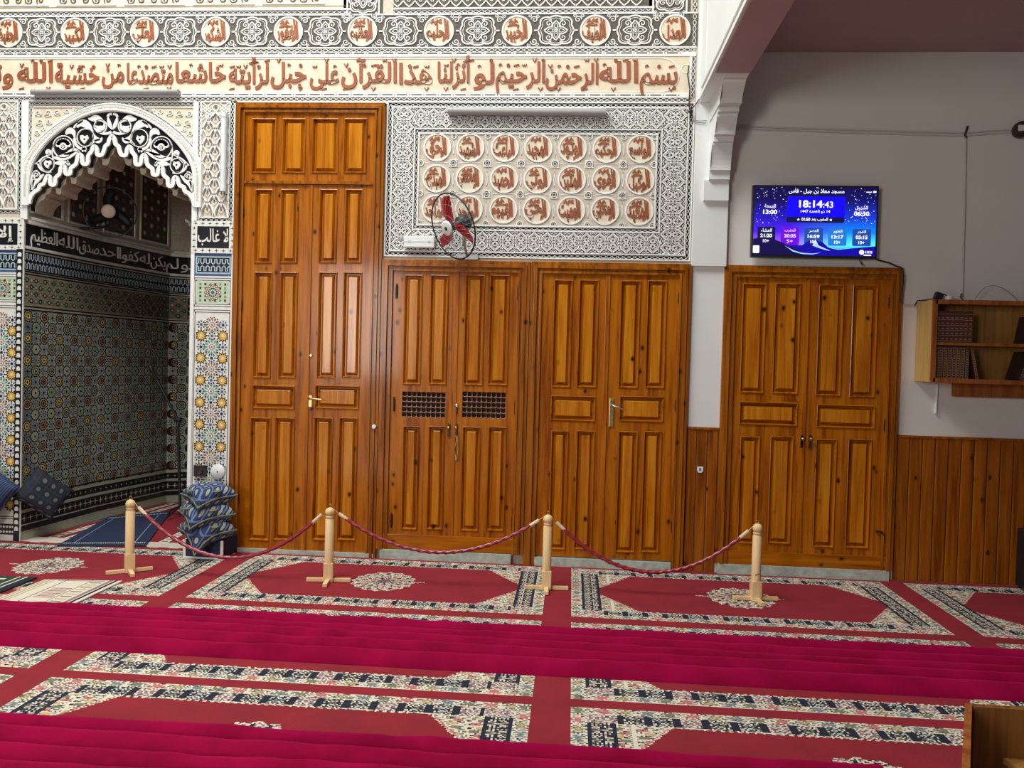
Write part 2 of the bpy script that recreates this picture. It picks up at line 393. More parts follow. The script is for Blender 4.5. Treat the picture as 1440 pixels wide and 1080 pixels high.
corbel(.942, [(-.03, 3.112), (-.255, 3.112)] + [(-.255-.06*(1-math.cos(PI/2*i/5)), 3.115+.10*i/5) for i in range(6)] + [(-.315, 3.235), (-.03, 3.235)])
corbel(.942, [(-.03, 3.235), (-.36, 3.235), (-.36, 3.262), (-.03, 3.262)])
corbel(.934, [(-.03, 3.262), (-.45, 3.262)] + [(-.45-.10*(1-math.cos(PI/2*i/6)), 3.265+.10*i/6) for i in range(7)] + [(-.56, 3.38), (-.03, 3.40)])
corbel(.930, [(-.03, 3.38), (-.60, 3.38), (-.66, 3.40), (-.03, 3.40)])

# ------------------------------------------------------------------ DOORS
def panel_loft(name, x0, x1, z0, z1, yf, mat, parent):
    """raised-and-fielded panel: moulding falls in from the stiles, bevel rises to the field"""
    w = min(x1-x0, z1-z0); k = min(1., w/.11)
    prof = [(0, yf-.006), (.006*k, yf-.009), (.013*k, yf+.004), (.016*k, yf+.019), (.024*k, yf+.019), (.038*k, yf+.002), (.041*k, yf-.000)]
    bm = bmesh.new(); rings = []
    for i, y in prof:
        rings.append([bm.verts.new(v) for v in ((x0+i, y, z0+i), (x1-i, y, z0+i), (x1-i, y, z1-i), (x0+i, y, z1-i))])
    for a, b in zip(rings, rings[1:]):
        for q in range(4): bm.faces.new((a[q], a[(q+1) % 4], b[(q+1) % 4], b[q]))
    bm.faces.new(rings[-1]).material_index = 1
    for f in bm.faces:
        if len(f.verts) == 4 and all(v in rings[-1] or v in rings[-2] for v in f.verts): f.material_index = 1
    return from_bm(name, bm, [mat, PINE_L], parent)
def pr(px0, py0, px1, py1):
    """pixel rectangle -> wall rectangle"""
    xa = W(px0, py0)[0]; xb = W(px1, py0)[0]; xm = (px0+px1)/2
    return min(xa, xb), max(xa, xb), W(xm, py1)[1], W(xm, py0)[1]
def casing(parent, x0, x1, z1, w, z0=0., sill=None):
    bm = bmesh.new()
    for i, (a, b, y) in enumerate(((0, .30, -.040), (.30, .58, -.052), (.58, .80, -.034), (.80, 1., -.044))):
        e0, e1 = a*w, b*w
        box_bm(bm, x0+e0, x0+e1, y, 0, z0, z1-e0, .002); box_bm(bm, x1-e1, x1-e0, y, 0, z0, z1-e0, .002); box_bm(bm, x0+e0, x1-e0, y+.001, 0, z1-e1, z1-e0, .002)
    from_bm('casing', bm, PINE_D, parent)
    if sill: box('sill_rail', x0+w*.6, x1-w*.6, -.040, 0, sill[0], sill[1], PINE_X, parent, bev=.004)
def leaf(parent, x0, x1, z0, z1, panels, yf=-.024, lattices=(), mat=None):
    lf = plate('door_leaf', [rectl(x0, z0, x1, z1)] + [rectl(a, c, b, d) for a, b, c, d in panels] + [rectl(a, c, b, d) for a, b, c, d in lattices], 0, yf, mat or PINE, parent)
    for a, b, c, d in panels: panel_loft('raised_panel', a, b, c, d, yf, PINE_X if (b-a) > (d-c) else PINE, lf)
    # rounded crossings of rail and muntin
    return lf
def lever(parent, x, z, dirn=1, plate_h=.09, mat=BRASS):
    h = box('lock_plate', x-.014, x+.014, -.030, -.023, z-plate_h*.75, z+plate_h*.25, mat, parent, bev=.003)
    tube('lever_handle', [(x, -.03, z), (x, -.065, z), (x+dirn*.02, -.072, z), (x+dirn*.10, -.070, z-.006)], [.008, .008, .008, .006], mat, parent)
def pull(parent, x, z):
    box('pull_plate', x-.010, x+.010, -.032, -.023, z-.05, z+.045, IRON, parent, bev=.003)
    lathe('pull_knob', [(.006, -.03), (.005, -.045), (.012, -.05), (.012, -.058), (.004, -.064)], BRASS, parent, 'Y', (x, 0, z+.018), 12)
def hinge(parent, x, z, L=.09):
    bm = bmesh.new(); tube_bm(bm, [(x, -.036, z-L/2), (x, -.036, z+L/2)], .006, 8); box_bm(bm, x-.009, x+.009, -.030, -.022, z-L*.35, z+L*.35)
    from_bm('hinge', bm, IRON, parent)

# door 1: tall double door with transom
d1 = empty('door_1', (-2.01, 0, 0), kind='structure', label='tall double pine door with a four-panel transom, beside the mihrab', cat='door')
casing(d1, -2.577, -1.437, 3.392, .075)
zt = W(440, 258.5)[1]
box('transom_rail', -2.50, -1.512, -.040, 0, zt-.01, zt+.012, PINE_D, d1)
leaf(d1, -2.505, -1.508, zt+.012, 3.32, [pr(*p) for p in ((356.7, 168, 390.7, 245), (399.6, 168, 432, 245), (441, 168, 478, 245), (485.6, 168, 518, 245))], mat=PINE)
xs = W(437, 400)[0]
def d1rows(xsr):
    o = []
    for (y0, y1), xx in zip(((267, 371), (383, 531.7), (541.7, 575), (586.7, 759)), xsr):
        for a, b in xx: o.append(pr(a, y0, b, y1))
    return o
L1 = leaf(d1, -2.505, xs-.002, .03, zt-.012, d1rows(([(361, 386), (396.7, 422)], [(360, 385), (396, 421)], [(356.7, 416.7)], [(354, 383), (389, 416.7)])))
R1 = leaf(d1, xs+.002, -1.508, .03, zt-.012, d1rows(([(451.5, 476.7), (487, 512)], [(450, 476), (485, 511)], [(445, 506.7)], [(443.5, 470), (478.5, 505)])))
box('astragal', xs-.012, xs+.012, -.034, -.024, .03, zt-.012, PINE, d1, bev=.003)
lever(R1, W(438, 560)[0], W(438, 560)[1]); lathe('cylinder_lock', [(.012, -.02), (.012, -.032), (.008, -.034)], BRASS, R1, 'Y', (W(439, 500)[0], 0, W(439, 500)[1]), 14)
for y in (300, 430, 700): hinge(d1, -2.506, W(345, y)[1])
lathe('door_stop_knob', [(.016, -.04), (.018, -.055), (.012, -.065)], WHTP, d1, 'Y', (-1.462, 0, .985), 16)
box('threshold', -2.5, -1.45, -.045, 0, -.012, .03, MARB, d1)

# door 2: cabinet doors with turned lattices
d2 = empty('door_2', (-.865, 0, 0), kind='structure', label='double pine door with a small turned-wood lattice in each leaf', cat='door')
casing(d2, -1.434, -.327, 2.236, .085, z0=.07, sill=(.075, .185)); zs = .185
xs = W(642.5, 400)[0]; zT = 2.155
bot = (598.5, 744)
L2 = leaf(d2, -1.352, xs-.002, zs, zT, [pr(*p) for p in ((570.5, 387, 596, 541), (606.5, 387, 632.5, 541), (568, bot[0], 591, bot[1]), (603.5, bot[0], 627, bot[1]))], lattices=[pr(566.5, 551, 627.5, 587)])
R2 = leaf(d2, xs+.002, -.41, zs, zT, [pr(*p) for p in ((655.5, 387, 683, 542), (690, 387, 718, 542), (651, bot[0]+1, 677, bot[1]+2), (687.5, bot[0]+1, 713, bot[1]+2))], lattices=[pr(651, 551, 712, 588)])
for lf, r in ((L2, pr(566.5, 551, 627.5, 587)), (R2, pr(651, 551, 712, 588))):
    x0, x1, z0, z1 = r
    box('lattice_backing', x0, x1, -.003, 0, z0, z1, DARK, lf)
    bm = bmesh.new(); nx, nz = 9, 5
    for i in range(nx+1):
        x = x0+(x1-x0)*i/nx; tube_bm(bm, [(x, -.012, z0), (x, -.012, z1)], .0042, 6)
    for j in range(nz+1):
        z = z0+(z1-z0)*j/nz; tube_bm(bm, [(x0, -.014, z), (x1, -.014, z)], .0042, 6)
    for i in range(nx+1):
        for j in range(nz+1):
            x = x0+(x1-x0)*i/nx; z = z0+(z1-z0)*j/nz
            lathe_bm(bm, [(.003, -.022), (.008, -.020), (.0105, -.014), (.008, -.008)], 'Y', (x, 0, z), 8)
    from_bm('turned_lattice', bm, plain('lattice_wood', (.22, .085, .035), .4, .2, 60) if 'lattice_wood' not in bpy.data.materials else bpy.data.materials['lattice_wood'], lf)
box('astragal', xs-.004, xs+.022, -.032, -.024, zs, zT, PINE, d2, bev=.003)
pull(L2, *W(632, 604)); pull(R2, *W(642.5, 604))
xk, zk = W(643, 572); lathe('cylinder_lock', [(.013, -.03), (.013, -.038), (.008, -.040)], CHROME, R2, 'Y', (xk, 0, zk+.01), 14)
box('keyhole_plate', xk-.006, xk+.006, -.036, -.03, zk-.05, zk-.01, IRON, R2, bev=.002)
xp, zp = W(642.5, 606)
tube('hanging_chain', [(xp+.006*math.sin(t*9), -.055+.004*math.cos(t*9), zp-.03-.2*t) for t in np.linspace(0, 1, 12)] + [(xp+.012, -.05, zp-.22), (xp+.02, -.05, zp-.12), (xp+.012, -.05, zp-.03)], .004, BRASS, R2, 6)
for x, y in ((559, 410), (555, 568), (549, 730)): hinge(d2, -1.320, W(x, y)[1], .11)
for x, y in ((730, 412), (725, 573), (719, 735)): hinge(d2, -.412, W(x, y)[1], .11)
box('threshold', -1.40, -.415, -.050, 0, -.012, .072, MARB, d2, bev=.003)

# door 3
d3 = empty('door_3', (.26, 0, 0), kind='structure', label='double pine door with a long brass lock plate, next to the white pilaster', cat='door')
casing(d3, -.322, .842, 2.238, .085, z0=-.01)
xs = W(856, 400)[0]; zT = 2.155
L3 = leaf(d3, -.238, xs-.002, .07, zT, [pr(*p) for p in ((779.5, 394, 806.5, 545), (815, 394, 843, 545), (775, 556.5, 838, 592), (775.5, 605, 800, 772), (811, 605, 837, 772))])
R3 = leaf(d3, xs+.002, .757, .07, zT, [pr(*p) for p in ((873, 395, 901.5, 546), (910.5, 395, 938.5, 546), (871, 557, 933.5, 593), (869.5, 606, 897, 776), (905, 606, 931, 776))])
box('astragal', xs-.020, xs+.012, -.034, -.024, .07, zT, PINE, d3, bev=.003)
xk, zk = W(860, 567)
box('lock_plate', xk-.017, xk+.017, -.031, -.023, W(860, 600)[1], W(860, 560)[1], BRASS, R3, bev=.004)
tube('lever_handle', [(xk, -.03, zk-.012), (xk, -.065, zk-.012), (xk+.02, -.072, zk-.018), (xk+.09, -.070, zk-.04)], [.008, .008, .008, .006], CHROME, R3)
lathe('cylinder_lock', [(.010, -.03), (.010, -.036)], CHROME, R3, 'Y', (xk, 0, zk+.015), 12)
for y in (420, 570, 740): hinge(d3, .759, W(948, y)[1])
box('threshold', -.24, .755, -.050, 0, -.012, .062, MARB, d3, bev=.003)

# door 4
d4 = empty('door_4', (1.69, 0, 0), kind='structure', label='double pine door under the television screen', cat='door')
casing(d4, 1.078, 2.325, 2.236, .085, z0=.07, sill=(.07, .17))
xs = W(1133, 400)[0]; zT = 2.155; zs = .17
L4 = leaf(d4, 1.16, xs-.002, zs, zT, [pr(*p) for p in ((1043.5, 399, 1077.5, 553), (1089, 399, 1126, 554), (1039, 565, 1121, 598), (1040, 613, 1068, 764), (1082, 613, 1115, 764))])
R4 = leaf(d4, xs+.002, 2.242, zs, zT, [pr(*p) for p in ((1150, 401, 1186, 557), (1197.5, 401, 1234, 559), (1147, 569, 1229.5, 602), (1145.5, 617, 1176, 769), (1191, 617, 1225, 770))])
box('astragal', xs-.004, xs+.024, -.032, -.024, zs, zT, PINE, d4, bev=.003)
pull(L4, *W(1126, 620)); pull(R4, *W(1137.5, 620))
for y in (425, 598): hinge(d4, 2.243, W(1245, y)[1], .10)
for y in (410, 590, 745): hinge(d4, 1.159, W(1026, y)[1], .11)
xk, zk = W(1237, 752); tube('hook_latch', [(xk-.04, -.036, zk+.03), (xk, -.04, zk+.028), (xk+.015, -.036, zk), (xk+.015, -.034, zk-.05)], .009, IRON, R4, 8)
box('threshold', 1.09, 2.30, -.050, 0, -.012, .072, MARB, d4, bev=.003)

# ------------------------------------------------------------------ boarded dados
def dado(name, x0, x1, z1, bw, label):
    e = empty(name, kind='structure', label=label)
    n = max(1, round((x1-x0)/bw)); bw = (x1-x0)/n
    me = bpy.data.meshes.new('board'); bm = bmesh.new()
    pts = [(.0026, 0), (.0026, -.010), (.007, -.015), (bw-.007, -.015), (bw-.0026, -.010), (bw-.0026, 0)]
    a = [bm.verts.new((x, y, .0)) for x, y in pts]; b = [bm.verts.new((x, y, z1-.012)) for x, y in pts]
    for i in range(len(pts)-1): bm.faces.new((a[i], a[i+1], b[i+1], b[i]))
    bm.faces.new(b); bm.normal_update(); bmesh.ops.recalc_face_normals(bm, faces=bm.faces[:]); bm.to_mesh(me); bm.free(); me.materials.append(DADO)
    for i in range(n):
        o = link('board', me, e, local=True); o.location = (x0+i*bw, 0, 0)
    box('dado_cap', x0, x1, -.022, 0, z1-.012, z1+.006, PINE_D, e, bev=.003)
    return e
dado('trim_4', .846, 1.076, 1.052, .077, 'boarded pine dado below the white pilaster')
dado('trim_5', 2.334, 5.2, 1.040, .089, 'long boarded pine dado right of the last door')
box('trim_6', .80, .846, -.016, 0, 0, 1.058, PINE_D, kind='structure')
tg = empty('wall_tag', (W(984, 660)[0], -.013, W(984, 660)[1]), label='small white shield-shaped tag on the narrow boarded strip', cat='tag')
x, z = W(984, 660)
plate('plate', [[(x-.022, z+.022), (x-.022, z-.008), (x-.012, z-.022), (x+.012, z-.022), (x+.022, z-.008), (x+.022, z+.022)]], -.012, -.020, WHTP, tg)
plate('mark', [[(x-.004, z+.013), (x-.009, z), (x-.003, z-.012), (x+.006, z-.002), (x+.005, z+.012)]], -.0200, -.0212, BLU, tg)

# ================================================================== CARVED PLASTER
PM = [WHITE, GROUND, GROUND_C, TERRA, BLACK, GROUND_P]      # 0 white 1 recess 2 cream 3 terracotta 4 black 5 pinkish
wm = wallmap(0.)
def disc_warp(cx, cy, r):
    def f(X, Y):
        u = np.clip((X-cx)/r, -1, 1); v = np.clip((Y-cy)/r, -1, 1)
        return cx + r*u*np.sqrt(1-v*v/2), cy + r*v*np.sqrt(1-u*u/2)
    return f
def medallion(name, r0, cx, cz, parent, idx):
    """round plaster boss with a written name"""
    R = Relief(); R.disc(cx, cz, r0, .005, 2, 28, 0); R.ring(cx, cz, r0-.006, .012, .010, 0, 28)
    o = R.build('calligraphy_medallion', PM, wm, parent)
    T = Relief(); r = r0-.014; wp = disc_warp(cx, cz, r); rest = name[2:]
    put_text(T, shape('ال' + 'ل')[1:], cx+.34*r, cx+.98*r, cz-.80*r, cz+.99*r, 3, .005, .010, .030, warp=wp)
    put_text(T, shape(rest, joined=True), cx-.99*r, cx+.52*r, cz-1.0*r, cz+(.40 if idx % 2 else .52)*r, 3, .005, .0102, .034, warp=wp)
    T.ribbon([(cx-.62*r, cz+.55*r), (cx-.45*r, cz+.78*r), (cx-.30*r, cz+.52*r), (cx-.12*r, cz+.80*r), (cx+.04*r, cz+.60*r)], r*.20, .0112, 3, taper=lambda t: .5+math.sin(PI*t)*.8)
    if idx % 3 != 1: T.ribbon(spiral(cx+.12*r, cz+.66*r, .17*r, .8, 1.2, 1, 10), r*.12, .010, 3)
    if idx % 3 != 0: T.ribbon([(cx-.72*r, cz+.30*r), (cx-.35*r, cz+.46*r), (cx+.16*r, cz+.38*r)], r*.18, .0118, 3, taper=lambda t: .4+math.sin(PI*t)*.8)
    T.build('lettering', PM, wm, o)
    return o
zc = lambda x, y: W(x, y)[1]

# ---- medallion band
bandR = Relief(); ZB0, ZB1 = 3.812, 4.048
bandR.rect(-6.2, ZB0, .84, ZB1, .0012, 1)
Q = Relief()
def quatre(Q, a, b):
    n = 64; th = np.linspace(0, 2*PI, n, endpoint=False)
    rr = 1/np.power(np.abs(np.cos(th))**3.2+np.abs(np.sin(th))**3.2, 1/3.2)*(.88+.10*np.abs(np.cos(4*th)))
    Q.ribbon(np.stack([a*rr*np.cos(th), b*rr*np.sin(th)], 1), .010, .008, 0, closed=True)
    Q.ribbon(np.stack([a*.86*rr*np.cos(th), b*.86*rr*np.sin(th)], 1), .004, .005, 0, closed=True, sides=False)
    for k in range(4):
        c, s = math.cos(k*PI/2), math.sin(k*PI/2); L = (a if k % 2 == 0 else b)*.66; w = .030
        for g in (1, -1):
            P = bez((.006, 0), (L*.35, g*w*1.3), (L*.6, g*w), (L, 0), 8); Q.ribbon(np.stack([P[:, 0]*c-P[:, 1]*s, P[:, 0]*s+P[:, 1]*c], 1), .008, .008, 0)
            P = bez((.02, 0), (L*.35, g*w*.6), (L*.5, g*w*.5), (L*.75, 0), 6); Q.ribbon(np.stack([P[:, 0]*c-P[:, 1]*s, P[:, 0]*s+P[:, 1]*c], 1), .0045, .006, 0, sides=False)
        d = PI/4+k*PI/2
        Q.ribbon(spiral(a*.54*math.cos(d)*1.05, b*.62*math.sin(d)*1.05, .026, 1.3, d+PI, 1 if k % 2 else -1, 14), .006, .007, 0)
        Q.ribbon(spiral(a*.84*math.cos(d)*.55, b*.9*math.sin(d)*1.12, .014, 1.1, d, -1 if k % 2 else 1, 8), .005, .006, 0, sides=False)
    for g in (1, -1):
        Q.ribbon([(g*a*.96, 0), (g*a*1.22, 0)], .010, .008, 0)
        for h in (1, -1):
            Q.ribbon(spiral(g*(a+.028), h*b*.74, .026, 1.4, PI*(g < 0), g*h, 16), .006, .007, 0)
            Q.ribbon(spiral(g*(a+.005), h*b*.98, .014, 1.2, 0, g*h, 10), .005, .006, 0, sides=False)
            Q.ribbon(spiral(g*(a+.062), h*b*1.0, .016, 1.2, 2, g*h, 10), .005, .006, 0, sides=False)
quatre(Q, .128, .108)
mpx = [(13, 43.5), (106, 42), (204, 41), (304, 41), (406, 41.5), (510, 41.5), (617.5, 42), (727, 43), (837, 43), (949, 42.5)]
names = ['الحفيظ', 'الكبير', 'العلي', 'الشكور', 'الغفور', 'العظيم', 'الحليم', 'الخبير', 'اللطيف', 'العدل']
mx = [W(*p)[0] for p in mpx]; zmid = (ZB0+ZB1)/2
mxx = [mx[0]-2*(mx[1]-mx[0]), mx[0]-(mx[1]-mx[0])] + mx
for a, b in zip(mxx, mxx[1:]): bandR.stamp(Q, (a+b)/2, zmid, (b-a)/.560, 1.)
for x0, x1 in ((-6.2, .83),):
    bandR.rect(x0, ZB1, x1, ZB1+.010, .007, 0, 0); bandR.rect(x0, ZB0-.010, x1, ZB0, .007, 0, 0)
    bandR.chain(x0, ZB0-.024, x1, ZB0-.024, .030, .043)
    bandR.rect(x0, 3.742, x1, ZB0-.038, .006, 0, 0)
    bandR.chain(x0, ZB1+.024, -1.72, ZB1+.024, .030, .043); bandR.chain(-1.40, ZB1+.024, .52, ZB1+.024, .030, .043)
    t = x0
    while t < x1-.1:
        bandR.rect(t, 3.760, t+.078, 3.770, .0065, 1); bandR.disc(t+.094, 3.765, .005, .0065, 1, 6); t += .110
    t = x0
# upper field panels cut by the frame
for x0, x1, mm in ((-6.2, -1.72, 2), (-1.40, .52, 1)):
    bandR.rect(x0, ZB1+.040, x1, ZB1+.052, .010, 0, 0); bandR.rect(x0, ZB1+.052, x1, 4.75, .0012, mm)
    if mm == 2:
        bandR.rect(x0, ZB1+.068, x1, ZB1+.073, .006, 1); t = x0
        while t < x1-.2:
            bandR.frame(t+.02, ZB1+.085, t+.50, 4.6, .008, .008, 0)
            for k in range(5):
                bandR.ribbon(spiral(t+.07+k*.09, ZB1+.125, .032, 1.3, k, 1 if k % 2 else -1, 14), .008, .007, 1)
            t += .54
    else:
        t = x0+.03
        while t < x1-.05:
            for k in range(4): bandR.ribbon([(t+.045*math.sin(PI*j/5)*(1 if j < 99 else 0), ZB1+.06+.11*k+.022*j) for j in range(6)], .008, .008, 0)
            for k in range(4): bandR.ribbon([(t-.045*math.sin(PI*j/5), ZB1+.06+.11*k+.022*j) for j in range(6)], .008, .008, 0)
            bandR.ribbon(spiral(t, ZB1+.11, .02, 1.1, 1, 1, 10), .005, .006, 0); t += .088
for xc, w in ((W(511, 5)[0], .12), (W(942, 5)[0], .12)):
    bandR.rect(xc-w-.03, ZB1, xc+w+.03, 4.75, .0012, 1)
    bandR.rect(xc-w-.006, ZB1-.002, xc-w+.006, 4.7, .008, 0, 0); bandR.rect(xc+w-.006, ZB1-.002, xc+w+.006, 4.7, .008, 0, 0)
    bandR.stamp(Q, xc, ZB1+.12, .82, 1., PI/2)
bandR.chain(.812, 3.44, .812, 4.7, .030, .043)
bandR.build('medallion_frieze', PM, wm, wall_back, kind='stuff')
for i, (nm, x) in enumerate(zip(names, mx)): medallion(nm, .112, x, zmid, wall_back, i)

# ---- the long line of writing
fr = Relief(); FZ0, FZ1 = 3.478, 3.738
fr.rect(-6.2, FZ0, .80, FZ1, .0012, 2); fr.rect(-6.2, 3.442, .80, FZ0, .007, 0, 0); fr.rect(.786, FZ0, .80, 3.74, .007, 0, 0)
t = -6.2
while t < .68: fr.rect(t, 3.456, t+.078, 3.465, .0075, 1); fr.disc(t+.094, 3.460, .005, .0075, 1, 6); t += .110
fr.chain(-6.2, 3.427, .80, 3.427, .030, .043)
xr = W(957, 105)[0]
fr.ribbon([(-6.2, FZ1-.006)] + [(xr-.14+.13*math.sin(a), (FZ0+FZ1)/2+.121*math.cos(a)) for a in np.linspace(0, PI, 18)] + [(-6.2, FZ0+.006)], .007, .005, 0)
fr.ring(W(964, 97)[0], W(964, 97)[1], .030, .006, .005, 0, 16)
frz = fr.build('writing_frieze', PM, wm, wall_back)
words = [('بسم', 899.5, 952.5), ('الله', 842, 897), ('الرحمن', 767, 841), ('الرحيم', 697, 766), ('لو', 666, 695), ('أنزلنا', 615, 664), ('هذا', 561, 608), ('القرآن', 480, 558),
         ('على', 436, 477), ('جبل', 381, 431), ('لرأيته', 322, 378), ('خاشعا', 247, 318), ('متصدعا', 179, 244), ('من', 144, 175), ('خشية', 78, 140), ('الله', 25, 75), ('و', 4, 19), ('تلك', -34, 3)]
def mark(R, kind, x, z, m=3, s=1.):
    if kind == 0: R.ribbon([(x-.020*s, z-.004*s), (x+.020*s, z+.006*s)], .010*s, .010, m)
    elif kind == 1: R.ribbon([(x-.014*s, z+.014*s), (x, z-.012*s), (x+.014*s, z+.016*s)], .009*s, .010, m)
    elif kind == 2: R.ring(x, z, .010*s, .007*s, .010, m, 10)
    elif kind == 3: R.ribbon([(x-.018*s, z+.006*s), (x-.012*s, z-.006*s), (x-.003*s, z+.004*s), (x+.006*s, z-.006*s), (x+.014*s, z+.010*s)], .007*s, .010, m)
    elif kind == 4: R.ribbon(spiral(x, z, .013*s, .7, 0, 1, 8, .3), .008*s, .010, m)
for i, (w, a, b) in enumerate(words):
    T = Relief(); xa, za = W(a, 117); xb, zb = W(b, 117); zbase = 3.548 + (.006 if i % 2 else -.004)
    sz = .205
    put_text(T, shape(w), xa, xb, zbase-.26*sz, zbase+.76*sz, 3, .001, .009, .022, ylim=(-.26, .76))
    L = len(w); wd = xb-xa
    for k in range(L):
        if L < 2: break
        x = xb-(k+.5)*wd/L; kd = (i*3+k*2) % 5
        tall = w[k] in 'الأآك'
        z = FZ1-.026 if tall else zbase+.60*sz
        if w[k] in 'اآأ' and k > 0: continue
        mark(T, kd, x+(.012 if tall else 0), z)
        if (i+k) % 3 == 0: mark(T, 0 if k % 2 else 1, x, FZ0+.022)
    T.build('word', PM, wm, frz)

# ---- big panel of names
pan = Relief(); PX0, PX1, PZ0, PZ1 = -1.428, .832, 2.262, 3.412
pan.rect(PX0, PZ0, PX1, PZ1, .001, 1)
def bordered(R, x0, z0, x1, z1, chain=.028):
    R.frame(x0, z0, x1, z1, .010, .010, 0); a = .010+chain/2
    R.chain(x0+a, z0+a, x1-a, z0+a, chain, .042); R.chain(x0+a, z1-a, x1-a, z1-a, chain, .042)
    R.chain(x0+a, z0+a, x0+a, z1-a, chain, .042); R.chain(x1-a, z0+a, x1-a, z1-a, chain, .042)
    q = .010+chain; R.frame(x0+q, z0+q, x1-q, z1-q, .010, .010, 0)
bordered(pan, PX0, PZ0, PX1, PZ1)
IX0, IX1 = W(581, 250)[0], W(930, 250)[0]; IZ0, IZ1 = W(755, 326)[1], W(755, 181)[1]
# rosette lattice between the two borders
RS = Relief()     # one cell: long axis u in +-.5 pitch, half-thickness v in +-1
def rosette_cell(R, hw, hh):
    for g in (1, -1):
        for e in (1, -1):
            R.ribbon([(0, g*hh*.96), (e*hw*.34, g*hh*.74), (e*hw*.52, g*hh*.66), (e*hw*.80, g*hh*.52), (e*hw*.82, g*hh*.34), (e*hw*1.02, g*hh*.14), (e*hw*1.14, 0)], .0095, .009, 0)
            R.ribbon([(0, g*hh*.76), (e*hw*.30, g*hh*.58), (e*hw*.58, g*hh*.46), (e*hw*.62, g*hh*.28), (e*hw*.80, 0)], .0045, .007, 0, sides=False)
            R.ribbon([(0, g*hh*.10), (e*hw*.26, g*hh*.24), (0, g*hh*.50)], .0065, .008, 0, sides=False)
            R.ribbon([(0, 0), (e*hw*.50, g*hh*.36)], .0065, .0075, 0, sides=False)
            R.disc(e*hw*.30, g*hh*.44, .0050, .006, 0, 6)
            R.ribbon([(e*hw, g*hh*.98), (e*hw*.62, g*hh*.84), (e*hw*.50, g*hh*.98)], .0055, .007, 0, sides=False)
            R.ribbon([(e*hw, g*hh*.78), (e*hw*.84, g*hh*.70), (e*hw, g*hh*.56)], .0060, .007, 0, sides=False)
        R.ribbon([(g*hw*.06, 0), (g*hw*.34, hh*.14), (g*hw*.64, 0), (g*hw*.34, -hh*.14), (g*hw*.06, 0)], .0055, .008, 0, sides=False)
rosette_cell(RS, .049, .066)
ox0, ox1, oz0, oz1 = PX0+.048, PX1-.048, PZ0+.048, PZ1-.048
def cells(R, mo, a, b, t0, t1, vertical, pitch=.098):
    """run of cells from t0 to t1 in the strip a..b"""
    n = max(1, round((t1-t0)/pitch)); p = (t1-t0)/n
    for i in range(n):
        c = t0+(i+.5)*p
        if vertical: R.stamp(mo, (a+b)/2, c, p/.098, (b-a)/.136, PI/2)
        else: R.stamp(mo, c, (a+b)/2, p/.098, (b-a)/.136)
cells(pan, RS, ox0, IX0, oz0, oz1, True); cells(pan, RS, IX1, ox1, oz0, oz1, True)
cells(pan, RS, oz0, IZ0, IX0, IX1, False); cells(pan, RS, IZ1, oz1, IX0, IX1, False)
bordered(pan, IX0, IZ0, IX1, IZ1, .024)
jx0, jx1, jz0, jz1 = IX0+.044, IX1-.044, IZ0+.044, IZ1-.044
pan.rect(jx0, jz0, jx1, jz1, .002, 5)
colx = [W(x, 252)[0] for x in (614, 660.5, 709, 756, 804, 852, 900)]
rowz = [zc(757, y) for y in (208.5, 252.5, 295.5)]
for i in range(8):
    for j in range(4):
        x = (colx[0]-.125 if i == 0 else colx[-1]+.125 if i == 7 else (colx[i-1]+colx[i])/2)
        z = (rowz[0]+.115 if j == 0 else rowz[2]-.115 if j == 3 else (rowz[j-1]+rowz[j])/2)
        x = min(max(x, jx0+.012), jx1-.012); z = min(max(z, jz0+.012), jz1-.012)
        e = (i in (0, 7)) or (j in (0, 3)); r = .026 if not e else .021
        pan.disc(x, z, r, .003, 1, 14); pan.ring(x, z, r, .006, .008, 0, 14); pan.ring(x, z, r*.5, .005, .007, 0, 8)
        for k in range(4):
            a = k*PI/2+PI/4; pan.ribbon([(x+r*.3*math.cos(a), z+r*.3*math.sin(a)), (x+r*math.cos(a), z+r*math.sin(a))], .005, .007, 0, sides=False)
            if not e:
                pan.ribbon([(x+r*math.cos(a-.5), z+r*math.sin(a-.5)), (x+.040*math.cos(a), z+.036*math.sin(a)), (x+r*math.cos(a+.5), z+r*math.sin(a+.5))], .005, .007, 0)
for x in [(a+b)/2 for a, b in zip(colx, colx[1:])]:
    for z in rowz: pan.ribbon([(x, z-.055), (x-.006, z), (x, z+.055)], .004, .005, 0, sides=False); pan.ribbon([(x, z-.055), (x+.006, z), (x, z+.055)], .004, .005, 0, sides=False)
for z in [(a+b)/2 for a, b in zip(rowz, rowz[1:])]:
    for x in colx: pan.ribbon([(x-.09, z), (x-.05, z+.006), (x, z+.004), (x+.05, z+.006), (x+.09, z)], .004, .005, 0, sides=False)
pan.build('carved_panel', PM, wm, wall_back, kind='stuff')
grid = [['الحق', 'الشهيد', 'الباعث', 'المجيد', 'الودود', 'الحكيم', 'الواسع'], ['المبدئ', 'المحصي', 'الحميد', 'الولي', 'المتين', 'القوي', 'الوكيل'], ['الماجد', 'الواجد', 'القيوم', 'الحي', 'المميت', 'المحيي', 'المعيد']]
for j in range(3):
    for i in range(7): medallion(grid[j][i], .1045, colx[i], rowz[j], wall_back, i+j)

